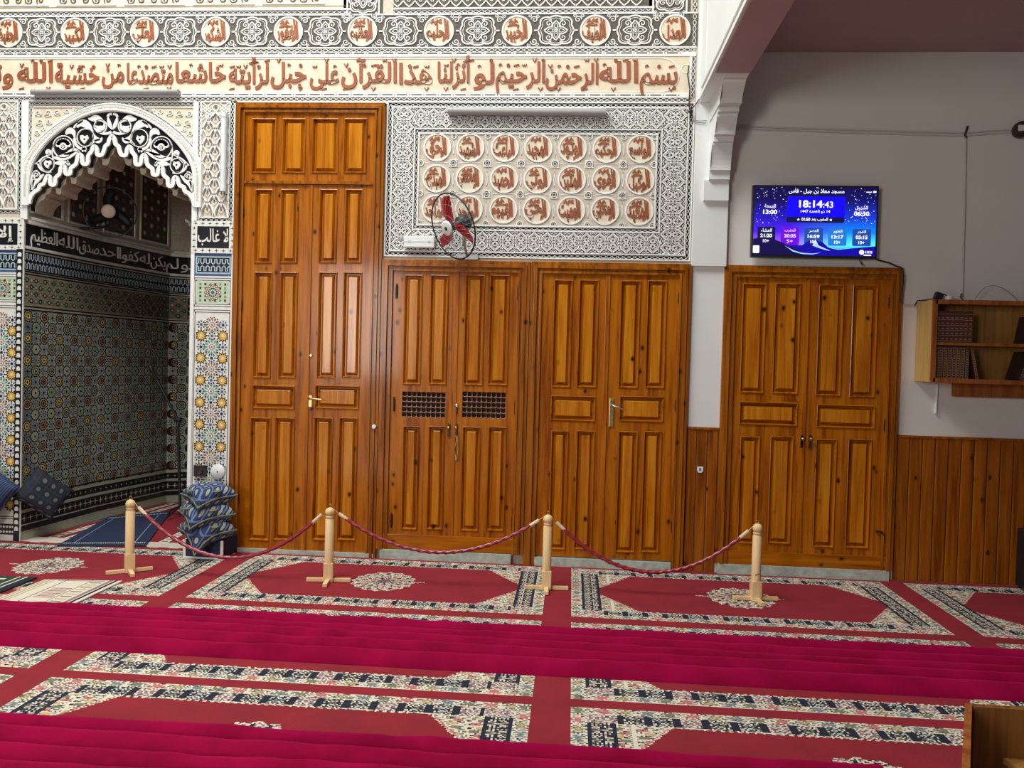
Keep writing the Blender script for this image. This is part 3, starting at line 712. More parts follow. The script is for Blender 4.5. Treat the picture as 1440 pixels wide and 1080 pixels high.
# ---- piers either side of the mihrab: scale pattern
SC = Relief()
def scale_cell(R, hw, hh):
    for g in (1, -1):
        R.ribbon(bez((g*hw, -hh*.9), (g*hw*.95, hh*.1), (g*hw*.5, hh*.55), (0, hh), 8), .0085, .009, 0)
        R.ribbon(bez((g*hw*.62, -hh*.75), (g*hw*.62, hh*.0), (g*hw*.35, hh*.3), (0, hh*.62), 6), .0045, .006, 1, sides=False)
        R.ribbon([(0, -hh*.5), (g*hw*.35, -hh*.1), (g*hw*.12, hh*.1)], .005, .006, 0, sides=False)
    R.poly([(0, hh*.42), (-.005, hh*.1), (0, -hh*.2), (.005, hh*.1)], .006, 3)
scale_cell(SC, .046, .060)
def pier_scales(x0, x1, z0, z1):
    P = Relief(); P.rect(x0, z0, x1, z1, .001, 5)
    P.chain(x0+.014, z0, x0+.014, z1, .028, .042); P.chain(x1-.014, z0, x1-.014, z1, .028, .042); P.chain(x0, z0+.014, x1, z0+.014, .028, .042)
    a, b = x0+.028, x1-.028; P.frame(a, z0+.028, b, z1, .009, .010, 0); a += .009; b -= .009
    n = max(2, round((b-a)/.092)); hw = (b-a)/n; zt_ = z1-.11; k = 0; z = z0+.045
    while z < zt_-.05:
        for i in range(n+1):
            c = a+hw*(i+(.5 if k % 2 == 0 else 0))
            if a+hw*.3 < c < b-hw*.3: P.stamp(SC, c, z+.05, hw/.094, 1)
            elif k % 2 and abs(c-a) < .01: P.ribbon(bez((a+hw*.5, z-.004), (a+hw*.48, z+.05), (a+hw*.2, z+.085), (a, z+.11), 6), .0085, .009, 0)
            elif k % 2 and abs(c-b) < .01: P.ribbon(bez((b-hw*.5, z-.004), (b-hw*.48, z+.05), (b-hw*.2, z+.085), (b, z+.11), 6), .0085, .009, 0)
        z += .062; k += 1
    c = (a+b)/2; P.ring(c, z1-.048, .024, .008, .010, 0, 12); P.star(c, z1-.048, .014, .006, 4, .006, 1)
    for g in (1, -1):
        for k in range(4): P.ribbon([(c+g*.03, z1-.012-.024*k), (c+g*(b-a)/2*.98, z1-.05-.024*k-.02)], .007, .008, 0, sides=False); P.ribbon([(c+g*(b-a)/2*.98, z1-.008-.024*k), (c+g*.04, z1-.06-.024*k)], .007, .009, 0, sides=False)
        P.ribbon([(c, z1-.08), (c+g*.02, z1-.11), (c+g*.05, z1-.10), (c+g*.075, z1-.15)], .009, .010, 0)
    return P
pier_scales(-2.890, -2.600, 2.500, 3.41).build('carved_pier', PM, wm, wall_back, kind='stuff')
pier_scales(-4.575, -4.285, 2.545, 3.41).build('carved_pier', PM, wm, wall_back, kind='stuff')
pw = Relief(); pw.rect(-2.600, .03, -2.578, 3.41, .008, 0, 0); pw.rect(-4.285, .0, MX0-.0, 3.41, .010, 0, 0); pw.rect(MX1, .0, -2.890, 3.41, .010, 0, 0)
pw.rect(-2.60, 3.395, -1.43, 3.412, .008, 0, 0)
pw.build('plaster_edge', PM, wm, wall_back)

# ---- mihrab arch, spandrels and lobed edge (crop coordinates -> wall)
def cp(x, y): return W(30+x/5.684, 130+y/5.684)
XC = cp(733, 500)[0]
def mir(P): return [(2*XC-x, z) for x, z in P]
lob = [(735, 362), (714, 395), (705, 430), (684, 445), (672, 480), (655, 515), (618, 515), (614, 478), (600, 450), (584, 456), (572, 490), (546, 525), (540, 585), (502, 585), (496, 540), (480, 513), (462, 532), (448, 590), (408, 622), (401, 665), (366, 665), (360, 625), (345, 600), (327, 622), (318, 668), (286, 700), (279, 750), (246, 750), (240, 705), (228, 683), (211, 698), (192, 745), (160, 760), (150, 790), (115, 812), (88, 850), (72, 905)]
lobL = [cp(*p) for p in lob]
inn = [(75, 905), (76, 780), (84, 680), (105, 585), (150, 500), (230, 400), (330, 310), (430, 245), (520, 200), (620, 170), (733, 158)]
out_ = [(18, 905), (18, 780), (20, 640), (30, 560), (90, 455), (200, 335), (330, 235), (450, 165), (560, 120), (650, 100), (733, 90)]
innL = [cp(*p) for p in inn]; outL = [cp(*p) for p in out_]
def smooth(P, n=3):
    P = np.array(P); Q_ = []
    for i in range(len(P)-1):
        p0 = P[max(i-1, 0)]; p1 = P[i]; p2 = P[i+1]; p3 = P[min(i+2, len(P)-1)]
        for t in np.linspace(0, 1, n, endpoint=False):
            Q_.append(.5*((2*p1)+(-p0+p2)*t+(2*p0-5*p1+4*p2-p3)*t*t+(-p0+3*p1-3*p2+p3)*t**3))
    Q_.append(P[-1]); return [tuple(q) for q in Q_]
lobS = smooth(lobL, 3)
full_lob = lobS[::-1][:-1] + mir(lobS)         # left foot -> apex -> right foot
full_in = smooth(innL, 3); full_in = full_in[:-1] + mir(full_in)[::-1]
full_out = smooth(outL, 3); full_out = full_out[:-1] + mir(full_out)[::-1]
arch = plate('arch_face', [full_in + full_lob[::-1]], .055, -.006, BLACK, wall_back)
plate('arch_ring', [full_out + full_in[::-1]], .0, -.030, WHITE, wall_back)
dn = lambda P, d, s=1.: [(XC+(x-XC)*s, z-d) for x, z in P]
rgd = Relief(); PO = np.array(full_out); PI_ = np.array(smooth(innL, 3)[:-1]+mir(smooth(innL, 3))[::-1]); PMd = (PO+PI_)/2
for q in range(2, len(PMd)-2):
    (xa_, za_), (xb_, zb__) = PMd[q], PMd[min(q+1, len(PMd)-1)]
    nn = max(1, round(math.hypot(xb_-xa_, zb__-za_)/.022))
    for e_ in range(nn):
        f_ = e_/nn; cx_, cz_ = xa_+(xb_-xa_)*f_, za_+(zb__-za_)*f_
        rgd.star(cx_, cz_, .016, .005, 4, .0315, 5, f_*2); rgd.disc(cx_, cz_, .004, .0325, 0, 6)
for P_, o_ in ((PO, .98), (PI_, 1.02)):
    rgd.ribbon([tuple((PMd[k]+(P_[k]-PMd[k])*.72)) for k in range(len(P_))], .005, .034, 0)
rgd.build('ring_carving', PM, wm, wall_back, kind='stuff')
plate('arch_soffit', [[(x, z+.35 if 0 else z) for x, z in full_in] + dn(full_lob, .046)[::-1]], .27, .055, GROUND_P, wall_back)
ed = Relief()
ed.ribbon([(x, z+.012) for x, z in full_lob], .030, .022, 0, base=.004)
def cpr(P): return [cp(*p) for p in P]
half = Relief()
def sp(cx, cy, r, turns, a0, d, w, n=20, r1=.2):
    half.ribbon([cp(*p) for p in spiral(cx, cy, r, turns, a0, d, n, r1)], w, .016, 0, base=.006)
def rb(P, w, tp=None, n=10): half.ribbon([cp(*p) for p in bez(*P, n)], w, .016, 0, base=.006, taper=tp)
leafy = lambda t: .25+1.2*math.sin(PI*min(1, t*1.05))
half.ring(*cp(345, 438), .0835, .007, .016, 0, 28)
half.ring(*cp(218, 578), .054, .006, .016, 0, 22)
half.ring(*cp(520, 365), .067, .006, .016, 0, 24)
half.ring(*cp(640, 275), .050, .006, .016, 0, 20)
half.ring(*cp(130, 662), .026, .006, .016, 0, 14)
# flowers
cx, cy = 345, 428
for k in range(9):
    a = PI*(.05+.9*k/8); half.disc(*cp(cx+42*math.cos(a), cy-38*math.sin(a)), .019, .018, 0, 10, .006)
half.disc(*cp(cx, cy-2), .036, .0175, 0, 16, .006)
half.disc(*cp(cx, cy+10), .016, .0185, 4, 12); half.ring(*cp(cx, cy+10), .008, .006, .020, 0, 10)
half.poly(cpr([(190, 570), (205, 545), (222, 552), (245, 548), (250, 575), (232, 590), (225, 612), (205, 600), (195, 585)]), .0175, 0, .006, convex=False)
half.disc(*cp(220, 575), .008, .0185, 4, 8)
half.poly(cpr([(480, 350), (500, 345), (515, 358), (535, 345), (545, 372), (530, 392), (512, 415), (492, 395), (480, 375)]), .0175, 0, .006, convex=False)
half.disc(*cp(515, 378), .008, .0185, 4, 8)
# leaves and stems
rb([(260, 520), (330, 550), (420, 490), (470, 470)], .034, leafy); rb([(350, 500), (410, 490), (430, 440), (475, 480)], .026, leafy)
rb([(365, 340), (380, 300), (430, 290), (435, 370)], .034, leafy); rb([(435, 370), (430, 430), (480, 470), (530, 450)], .020)
rb([(455, 285), (480, 220), (545, 250), (580, 330)], .040, leafy); rb([(580, 330), (600, 400), (640, 400), (655, 365)], .030, leafy)
rb([(500, 230), (470, 260), (440, 250), (430, 290)], .014)
rb([(545, 215), (600, 225), (600, 180), (680, 250)], .034, leafy); rb([(600, 270), (630, 300), (680, 300), (670, 250)], .026, leafy); rb([(600, 290), (640, 345), (700, 340), (728, 318)], .018)
rb([(700, 195), (705, 250), (720, 280), (733, 300)], .020, leafy); rb([(700, 200), (705, 172), (725, 176), (733, 176)], .018)
rb([(120, 575), (160, 570), (180, 520), (240, 500)], .018, leafy); rb([(215, 500), (205, 480), (240, 460), (245, 500)], .026, leafy)
rb([(150, 560), (130, 590), (170, 650), (250, 635)], .014); rb([(270, 570), (310, 570), (330, 560), (390, 560)], .022, leafy)
rb([(85, 780), (85, 720), (90, 620), (140, 630)], .012); rb([(105, 770), (110, 690), (150, 700), (190, 655)], .030, leafy); rb([(90, 780), (95, 740), (100, 720), (110, 700)], .024)
rb([(500, 480), (495, 450), (525, 445), (520, 480)], .020, leafy); rb([(380, 545), (370, 580), (400, 590), (385, 560)], .016, leafy)
rb([(265, 420), (255, 470), (250, 500), (270, 560)], .008); rb([(560, 420), (580, 400), (600, 385), (640, 380)], .014)
sp(130, 662, 24, 1.3, 0, 1, .007, 14)
hv, hf, hm = half.arr(); ed.add(hv, hf, hm)
hv2 = hv.copy(); hv2[:, 0] = 2*XC-hv2[:, 0]; ed.add(hv2, [f[::-1] for f in hf], hm)
ed.build('arabesque', PM, wm, wall_back)
spn = Relief()
for sgn in (0, 1):
    f = (lambda P: P) if sgn == 0 else mir
    tri = [cp(*p) for p in ((98, 118), (505, 118), (400, 170), (300, 235), (200, 315), (120, 400), (88, 440))]
    spn.poly(f(tri) if sgn == 0 else f(tri)[::-1], .0015, 2, convex=False)
    spn.ribbon(f(tri), .008, .009, 0, closed=True)
    ch = [cp(*p) for p in ((530, 108), (430, 150), (320, 218), (205, 305), (110, 405), (60, 490))]
    for a, b in zip(ch, ch[1:]):
        a, b = f([a, b]); spn.chain(*a, *b, .026, .040)
    for (x, y, r, a0, d) in ((140, 165, 28, 0, 1), (215, 165, 30, 2, -1), (290, 160, 26, 1, 1), (365, 150, 20, 3, -1), (150, 240, 30, 2, -1), (225, 235, 24, 0, 1), (130, 320, 24, 1, 1), (180, 290, 18, 3, -1), (110, 375, 14, 0, 1), (420, 138, 12, 1, 1)):
        spn.ribbon(f([cp(*p) for p in spiral(x, y, r, 1.4, a0, d, 16)]), .0065, .007, 0)
        spn.ribbon(f([cp(x-r*.9, y+r*.9), cp(x, y+r*.55), cp(x+r*1.0, y+r)]), .006, .0065, 1, sides=False)
        spn.ribbon(f([cp(*p) for p in spiral(x+3, y+4, r*.8, 1.2, a0, d, 12)]), .0035, .0065, 1, sides=False)
x0, z1 = cp(66, 75); x1 = 2*XC-x0
spn.chain(x0+.016, cp(0, 480)[1], x0+.016, z1, .028, .042); spn.chain(x1-.016, cp(0, 480)[1], x1-.016, z1, .028, .042); spn.chain(x0, z1-.014, x1, z1-.014, .028, .042)
spn.rect(MX0-.02, z1, MX1+.02, 3.41, .012, 0, 0); spn.rect(MX0-.02, 2.5, x0, z1, .012, 0, 0); spn.rect(x1, 2.5, MX1+.02, z1, .012, 0, 0)
spn.build('spandrel', PM, wm, wall_back)

# ================================================================== GLAZED TILE WORK
TM = [IVORY, BLACK, YEL, GRN, BLU, BRN, LBL, GREENISH]
def star_motif(petal, core, dot, R=.060, k=12, spiky=True):
    m = Relief()
    if spiky:
        m.star(0, 0, R*1.16, R*.72, k, .0014, petal); m.star(0, 0, R*.82, R*.50, k, .0022, core); m.star(0, 0, R*.30, R*.16, 8, .0030, dot)
    else:
        for i in range(k):
            a = 2*PI*i/k; c, s = math.cos(a), math.sin(a); w = R*.135
            m.poly([(R*.46*c, R*.46*s), (R*.74*c+w*s, R*.74*s-w*c), (R*1.04*c, R*1.04*s), (R*.74*c-w*s, R*.74*s+w*c)], .0018, petal)
            a += PI/k; c, s = math.cos(a), math.sin(a); w = R*.075
            m.poly([(R*.84*c, R*.84*s), (R*.96*c+w*s, R*.96*s-w*c), (R*1.10*c, R*1.10*s), (R*.96*c-w*s, R*.96*s+w*c)], .0016, 1)
        m.star(0, 0, R*.44, R*.30, k, .0020, 1); m.star(0, 0, R*.38, R*.22, k, .0026, core); m.disc(0, 0, R*.13, .0032, dot, 8)
    return m
def small_ros(c, R=.034):
    m = Relief()
    for i in range(8):
        a = 2*PI*i/8; m.poly([(R*.52*math.cos(a), R*.52*math.sin(a)), (R*.80*math.cos(a+.26), R*.80*math.sin(a+.26)), (R*1.12*math.cos(a), R*1.12*math.sin(a)), (R*.80*math.cos(a-.26), R*.80*math.sin(a-.26))], .0018, c)
    m.star(0, 0, R*.50, R*.25, 8, .0022, 4 if c != 4 else 1); return m
S_Y = star_motif(1, 2, 0, .050); S_G = star_motif(3, 0, 5, .064, 12, False); S_P = star_motif(5, 0, 5, .060, 12, False)
S_B = star_motif(1, 5, 2, .044, 12); S_O = star_motif(1, 2, 0, .044, 12); S_N = star_motif(3, 0, 3, .046, 10, False); S_L = star_motif(6, 0, 4, .046, 10, False); S_W = star_motif(5, 0, 1, .044, 10, False)
def ringed(petal, core, R=.043):
    m = Relief(); m.disc(0, 0, R*1.12, .0010, 1, 14); m.star(0, 0, R*.98, R*.80, 12, .0014, 0); m.star(0, 0, R*.80, R*.62, 12, .0018, petal); m.star(0, 0, R*.60, R*.42, 12, .0022, core); m.disc(0, 0, R*.25, .0026, 1, 6); return m
S_RB = ringed(1, 5); S_RO = ringed(1, 2); S_RN = ringed(3, 7); S_RL = ringed(7, 0); S_RW = ringed(1, 7)
r_b = small_ros(1); r_k = small_ros(4)
def zellij(R, x0, z0, x1, z1, a, kinds, seed=0, ph=(0, 0), bgr=True):
    """lattice of star tiles: kinds = (even corners, odd centres)"""
    rg = random.Random(seed); o = .5 if bgr else 0
    if bgr: R.rect(x0, z0, x1, z1, .0006, 0)
    nx = round((x1-x0)/a); nz = round((z1-z0)/a); ax = (x1-x0)/nx; az = (z1-z0)/nz
    for i in range(nx if bgr else nx+1):
        for j in range(nz if bgr else nz+1):
            x = x0+(i+o)*ax; z = z0+(j+o)*az; ii, jj = i+ph[0], j+ph[1]
            if not bgr and (i in (0, nx) or j in (0, nz)): continue
            if ii % 2 == 0 and jj % 2 == 0: R.stamp(rg.choice(kinds[0]), x, z, ax/.087, az/.087)
            elif ii % 2 and jj % 2: R.stamp(kinds[1][(jj//2+ii//2) % len(kinds[1])] if len(kinds[1]) < 4 else rg.choice(kinds[1]), x, z, ax/.087, az/.087)
            else: R.stamp(r_b if (ii+jj) % 4 == 1 else r_k, x, z, ax/.087, az/.087)
            if (not bgr and i < nx-1 and j < nz-1) or (bgr and i < nx-1 and j < nz-1):
                R.star(x+ax/2, z+az/2, .017 if bgr else .012, .006, 4, .0016, 1, PI/4)
                if bgr:
                    for g, h in ((.5, .16), (.5, .84), (.16, .5), (.84, .5)): R.star(x+ax*g, z+az*h, .010, .005, 4, .0015, 1)
def zigzag(R, x0, z0, x1, z1, pitch=.035, hb=.0008):
    R.rect(x0, z0, x1, z1, hb, 1); n = round((x1-x0)/pitch); p = (x1-x0)/n; zm = (z0+z1)/2; h = (z1-z0)/2
    for i in range(n):
        x = x0+(i+.5)*p
        for g in (1, -1):
            R.ribbon([(x-p*.5, zm+g*h*.12), (x-p*.22, zm+g*h*.30), (x-p*.22, zm+g*h*.80), (x+p*.18, zm+g*h*.80), (x+p*.18, zm+g*h*.30), (x+p*.5, zm+g*h*.12)], p*.20, .002, 6, sides=False)
            R.rect(x-p*.06, zm+g*h*.35, x+p*.06, zm+g*h*.65, .0022, 4) if g > 0 else R.rect(x-p*.06, zm-h*.65, x+p*.06, zm-h*.35, .0022, 4)
def tile_frame(R, x0, z0, x1, z1, w=.030):
    """white / black / white border lines"""
    for k, (m, q) in enumerate(((0, 0), (1, .28), (0, .42), (1, .70), (0, .84))):
        e = q*w; e2 = ([.28, .42, .70, .84, 1.0][k])*w
        R.rect(x0+e, z0+e, x1-e, z0+e2, .001+.0002*k, m); R.rect(x0+e, z1-e2, x1-e, z1-e, .001+.0002*k, m); R.rect(x0+e, z0+e, x0+e2, z1-e, .001+.0002*k, m); R.rect(x1-e2, z0+e, x1-e, z1-e, .001+.0002*k, m)
def pattern_band(R, x0, z0, x1, z1, a=.045):
    R.rect(x0, z0, x1, z1, .0008, 7); nx = max(1, round((x1-x0)/a)); nz = max(1, round((z1-z0)/a)); ax = (x1-x0)/nx; az = (z1-z0)/nz
    for i in range(nx):
        for j in range(nz):
            x = x0+(i+.5)*ax; z = z0+(j+.5)*az
            R.star(x, z, .025, .016, 8, .0016, 1 if (i+j) % 2 else 5); R.star(x, z, .013, .008, 8, .002, 0 if (i+j) % 3 else 3)
            R.poly([(x+ax/2-.006, z), (x+ax/2, z-.006), (x+ax/2+.006, z), (x+ax/2, z+.006)], .0016, 1 if i < nx-1 else 7)
def pier_tiles(x0, x1, text, cut=0):
    T = Relief(); T.rect(x0, 0, x1, 2.51, .0004, 0)
    # plaque
    T.rect(x0-.004, 2.262, x1+.004, 2.505, .012, 0, 0)
    T.rect(x0+.042, 2.300, x1-.042, 2.465, .0125, 1)
    for k in range(6):
        xx = x0+.03+k*(x1-x0-.06)/5
        for zz in (2.281, 2.486): T.star(xx, zz, .020, .004, 4, .0125, 1)
    for zz in np.linspace(2.31, 2.45, 4):
        for xx in (x0+.018, x1-.018): T.star(xx, zz, .018, .004, 4, .0125, 1, PI/2)
    zf, z0_ = 2.262, 2.09
    T.rect(x0, z0_, x1, zf, .0008, 4); T.rect(x0+.030, z0_+.018, x1-.030, zf-.022, .001, 6); zigzag(T, x0+.040, z0_+.028, x1-.040, zf-.032, .040, .0012)
    tile_frame(T, x0, 1.845, x1, 2.088, .040)
    T.rect(x0+.040, 1.885, x1-.040, 2.048, .001, 7); a, b = x0+.05, x1-.05
    cx_, cz_ = (x0+x1)/2, 1.966
    for k in range(12): T.disc(cx_+.055*math.cos(k*PI/6), cz_+.052*math.sin(k*PI/6), .013, .0016, 5, 8); T.disc(cx_+.055*math.cos(k*PI/6), cz_+.052*math.sin(k*PI/6), .006, .002, 0, 6)
    for k in range(12): T.disc(cx_+.032*math.cos(k*PI/6+.26), cz_+.030*math.sin(k*PI/6+.26), .007, .0018, 1, 6)
    T.star(cx_, cz_, .020, .010, 8, .002, 4)
    for i in range(6):
        for j in range(5):
            x = a+(b-a)*(i+.5)/6; z = 1.89+.153*(j+.5)/5
            if math.hypot(x-cx_, z-cz_) > .062: T.star(x, z, .013, .007, 4, .0016, 1 if (i+j) % 2 else 3, PI/4)
    tile_frame(T, x0, .155, x1, 1.845, .040)
    T.rect(x0+.04, .195, x1-.04, 1.805, .0006, 0); zellij(T, cx_-.172, .195, cx_+.172, 1.805, .086, ([S_Y], [S_P, S_G]), 3, (1, 1), bgr=False)
    T.rect(x0, .0, x1, .155, .001, 0); T.rect(x0+.03, .045, x1-.03, .13, .0014, 1); n = 5
    for k in range(n*2):
        xx = x0+.045+(x1-x0-.09)*(k+.5)/(n*2)
        for zz in (.068, .107): T.disc(xx, zz, .010, .0018, 0, 8)
    o = T.build('tiled_pier', TM, wallmap(0), wall_back)
    L = Relief(); put_text(L, text[0], *text[1:], 2.318, 2.448, 0, .0125, .016, .012); L.build('lettering', TM, wallmap(0), o)
pier_tiles(-2.912, -2.578, (shape('لا')[::-1] and arabic('لا غالب'), -2.862, -2.625))
pier_tiles(-4.600, -4.262, (arabic('إلا الله'), -4.72, -4.335), 1)

# ================================================================== THE NICHE
NP = [(-4.255, .002), (-4.195, .90), (-4.04, 1.85), (-3.90, 1.95)]
NP = NP + [(2*MXC-x, y) for x, y in NP[::-1]]
seg = [math.dist(a, b) for a, b in zip(NP, NP[1:])]; cum = np.concatenate([[0], np.cumsum(seg)]); NL = float(cum[-1])
def niche_map(off=0.):
    def f(V):
        u = np.clip(V[:, 0], 0, NL-1e-6); k = np.clip(np.searchsorted(cum, u, side='right')-1, 0, len(seg)-1)
        A = np.array(NP)[k]; B = np.array(NP)[k+1]; t = ((u-cum[k])/np.array(seg)[k])[:, None]
        P = A+(B-A)*t; d = (B-A)/np.array(seg)[k][:, None]; nrm = np.stack([d[:, 1], -d[:, 0]], 1)
        P = P + nrm*(V[:, 2:3]+off); return np.stack([P[:, 0], P[:, 1], V[:, 1]], 1)
    return f
nich = empty('wall_niche', (MXC, 1.0, 0), kind='structure')
ex = 1.06
outer = [(MXC+(x-MXC)*1.0 + (-.08 if x < MXC else .08), y+.0 if y < 1 else y+.08) for x, y in NP]
v, f = curve_mesh([[(x, y) for x, y in NP] + outer[::-1]], .5)
me = bpy.data.meshes.new('niche_shell'); me.from_pydata([(a, b, 1.72+c*3.46) for a, b, c in v], [], f); me.materials.append(GROUND_P); link('niche_shell', me, nich)
box('niche_roof', -4.40, -2.77, .16, 2.05, 3.45, 3.52, GROUND_P, nich)
nt_ = Relief(); NM = [plain('shaded_ivory_glaze', (.37, .375, .28), .3, .1, 20)]+TM[1:7]+[plain('dark_green_glaze', (.25, .27, .18), .3, .15, 30)]  # niche shade painted into the ivory ground; the band's green is a darker mix
def ncut(R, a, b, z0, z1, fn, **k):
    fn(R, a, z0, b, z1, **k)
nt_.rect(0, 0, 0, 0)  # keeps the list non-empty
edges = [float(c) for c in cum]
def seg_rect(R, z0, z1, h, m):
    for a, b in zip(edges, edges[1:]): R.rect(a+1e-4, z0, b-1e-4, z1, h, m)
seg_rect(nt_, 0, .055, .012, 0)
seg_rect(nt_, .055, .33, .0008, 0); seg_rect(nt_, .07, .115, .001, 1); seg_rect(nt_, .125, .215, .001, 1); seg_rect(nt_, .240, .300, .001, 1)
t = .03
while t < NL: nt_.star(t, .17, .034, .008, 4, .002, 0); nt_.star(t, .27, .012, .005, 4, .002, 0); t += .066
seg_rect(nt_, .33, 1.80, .0006, 0)
for a, b, pitch in zip(edges, edges[1:], (.087,)*9):
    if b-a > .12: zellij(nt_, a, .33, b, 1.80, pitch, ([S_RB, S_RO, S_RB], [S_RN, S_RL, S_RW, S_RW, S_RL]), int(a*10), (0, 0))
for zz in (.335, 1.800, 1.825, 2.075, 2.095, 2.265): seg_rect(nt_, zz, zz+.012, .003, 1)
seg_rect(nt_, 1.840, 2.070, .0008, 7)
for a, b in zip(edges, edges[1:]):
    pattern_band(nt_, a+.002, 1.850, b-.002, 2.065, .050)
    zigzag(nt_, a+.002, 2.110, b-.002, 2.255, .040)
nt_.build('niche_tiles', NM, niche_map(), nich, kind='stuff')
nb = Relief(); seg_rect(nb, 2.278, 2.300, .010, 0); seg_rect(nb, 2.300, 2.470, .008, 1); seg_rect(nb, 2.470, 2.500, .030, 0); seg_rect(nb, 2.500, 2.520, .055, 0)
nb.build('inscription_band', TM, niche_map(), nich)
nw = ['العظيم', 'الله', 'صدق', 'احد', 'كفوا', 'له', 'يكن', 'ولم', 'يولد', 'ولم', 'يلد', 'لم', 'الصمد', 'الله', 'احد', 'الله', 'هو', 'قل']
T = Relief(); ux = .05; wd = {'العظيم': .30, 'الله': .24, 'صدق': .26, 'احد': .24, 'كفوا': .26, 'له': .14, 'يكن': .22, 'ولم': .24, 'يولد': .24, 'يلد': .18, 'لم': .14, 'الصمد': .30, 'هو': .12, 'قل': .14}
for w in nw:
    put_text(T, shape(w), ux, ux+wd[w], 2.305, 2.465, 0, .009, .012, .0, ylim=(-.30, .80)); ux += wd[w]+.012
T.build('inscription', TM, niche_map(), nich)
up = Relief()
for a, b in zip(edges, edges[1:]):
    L = b-a
    if L < .3: continue
    n = 2 if L > .8 else 1
    for k in range(n):
        p, q = a+L*k/n+.03, a+L*(k+1)/n-.03
        up.frame(p, 2.56, q, 3.30, .016, .012, 0); up.rect(p+.02, 2.58, q-.02, 3.28, .002, 1)
        for i in range(4):
            for j in range(8):
                up.star(p+.02+(q-p-.04)*(i+.5)/4, 2.60+.66*(j+.5)/8, .030, .014, 8, .005, 5 if (i+j) % 2 else 2)
up.build('upper_panels', PM[:5]+[BRN], niche_map(), nich, kind='stuff')
# braided tile edge on the left corner of the opening
be = Relief(); be.rect(MX0-.055, .0, MX0-.004, 2.27, .0122, 1); z = .08
while z < 2.24:
    be.poly([(MX0-.045, z), (MX0-.014, z), (MX0-.014, z+.022), (MX0-.022, z+.034), (MX0-.037, z+.034), (MX0-.045, z+.022)], .0135, 0); z += .052
be.build('braided_edge', TM, wm, wall_back, kind='stuff')

# niche floor carpet, navy rug
def rug(name, corners, z, th, stripes, parent=None, **k):
    """thin rug with a printed stripe layout; corners far-left, far-right, near-right, near-left"""
    c = [Vector((*p, 0)) for p in corners]; mats = []; R = []
    def at(s, t): return (c[0]*(1-s)*(1-t) + c[1]*s*(1-t) + c[2]*s*t + c[3]*(1-s)*t)
    bm = bmesh.new(); nx = 40
    for (s0, s1, t0, t1, m, lift) in stripes:
        if m not in mats: mats.append(m)
        a = [at(s0, t0), at(s1, t0), at(s1, t1), at(s0, t1)]
        vs = [bm.verts.new((p.x, p.y, z+th+lift)) for p in a]; f_ = bm.faces.new(vs); f_.material_index = mats.index(m)
        if f_.normal.z < 0: pass
    lo = [bm.verts.new((p.x, p.y, z)) for p in (at(0, 0), at(1, 0), at(1, 1), at(0, 1))]; hi = [bm.verts.new((p.x, p.y, z+th)) for p in (at(0, 0), at(1, 0), at(1, 1), at(0, 1))]
    for i in range(4): bm.faces.new((lo[i], lo[(i+1) % 4], hi[(i+1) % 4], hi[i]))
    bm.normal_update()
    for f_ in bm.faces:
        if abs(f_.normal.z) > .9 and f_.normal.z < 0: f_.normal_flip()
    return from_bm(name, bm, mats, parent, **k)
C_RED = plain('carpet_red', (.235, .007, .016), .95, .13, 5, bump=.3, bscale=220)
C_CREAM = plain('carpet_cream', (.68, .61, .48), .95, .1, 90)
C_NAVY = plain('carpet_navy', (.007, .010, .026), .95, .2, 90)
C_OLIVE = plain('carpet_olive', (.17, .17, .11), .95, .2, 90)
C_MAUVE = plain('carpet_mauve', (.26, .15, .17), .95, .2, 90)
C_BLUE = plain('carpet_blue', (.20, .28, .34), .95, .2, 90)
C_OCH = plain('carpet_ochre', (.52, .36, .18), .95, .2, 90)
C_ROSE = plain('carpet_rose', (.48, .16, .14), .95, .2, 90)
st = [(0, 1, 0, 1, C_RED, 0)]
for s0 in (.06, .17, .78, .90): st.append((s0, s0+.06, 0, 1, C_CREAM, .0004)); st += [(s0+.01, s0+.05, t_/24, t_/24+.018, C_OLIVE if t_ % 2 else C_MAUVE, .0008) for t_ in range(24)]
rug('floor_carpet', [(-4.035, 1.86), (-3.14, 1.86), (-2.925, -.015), (-4.25, -.015)], -.010, .008, st, nich)
corn = [(-4.13, 1.0), G(240, 720), G(205, 769), G(80, 769)]
st = [(0, 1, 0, 1, NAVY, 0)] + [(s0, s0+.012, .05, .95, C_BLUE, .0006) for s0 in (.14, .84)]
st += [(.03+.025*i, .045+.025*i, t_, t_+.018, C_CREAM, .0006) for i in range(38) for t_ in (.07, .93)]
rug('prayer_rug', corn, .002, .010, st, label='dark navy prayer rug lying inside the niche', cat='rug')

# ================================================================== THE PATTERNED CARPET, knot by knot
KN = .0085
CX0, CX1, CY0, CY1 = -4.70, 4.75, -.020, -4.30
ncx = int((CX1-CX0)/KN); ncy = int((CY0-CY1)/KN)
A = np.zeros((ncy, ncx), np.int8)       # 0 red 1 cream 2 navy 3 olive 4 mauve 5 blue 6 ochre 7 rose
def pattern(s): return np.array([[int(c) for c in r] for r in s.split()], np.int8)
FLOW = [pattern(f'1111{a}1111 1{a}{b}1{a}1{b}{a}1 11{b}{a}{b}{a}{b}11 {a}1{a}{b}{b}{b}{a}1{a} 11{b}{a}{b}{a}{b}11 1{a}{b}1{a}1{b}{a}1 1111{a}1111') for a, b in ((3, 3), (7, 7), (3, 6), (5, 3))]
def STAR(a, b):
    top = [f'1{a}1{a}11{a}1{a}1', f'{a}1{a}1{a}{a}1{a}1{a}', f'11{a}1{b}{b}1{a}11', f'{a}{a}1{a}11{a}1{a}{a}', f'1{a}{a}{b}{a}{a}{b}{a}{a}1']
    return pattern(' '.join(top+top[::-1]))
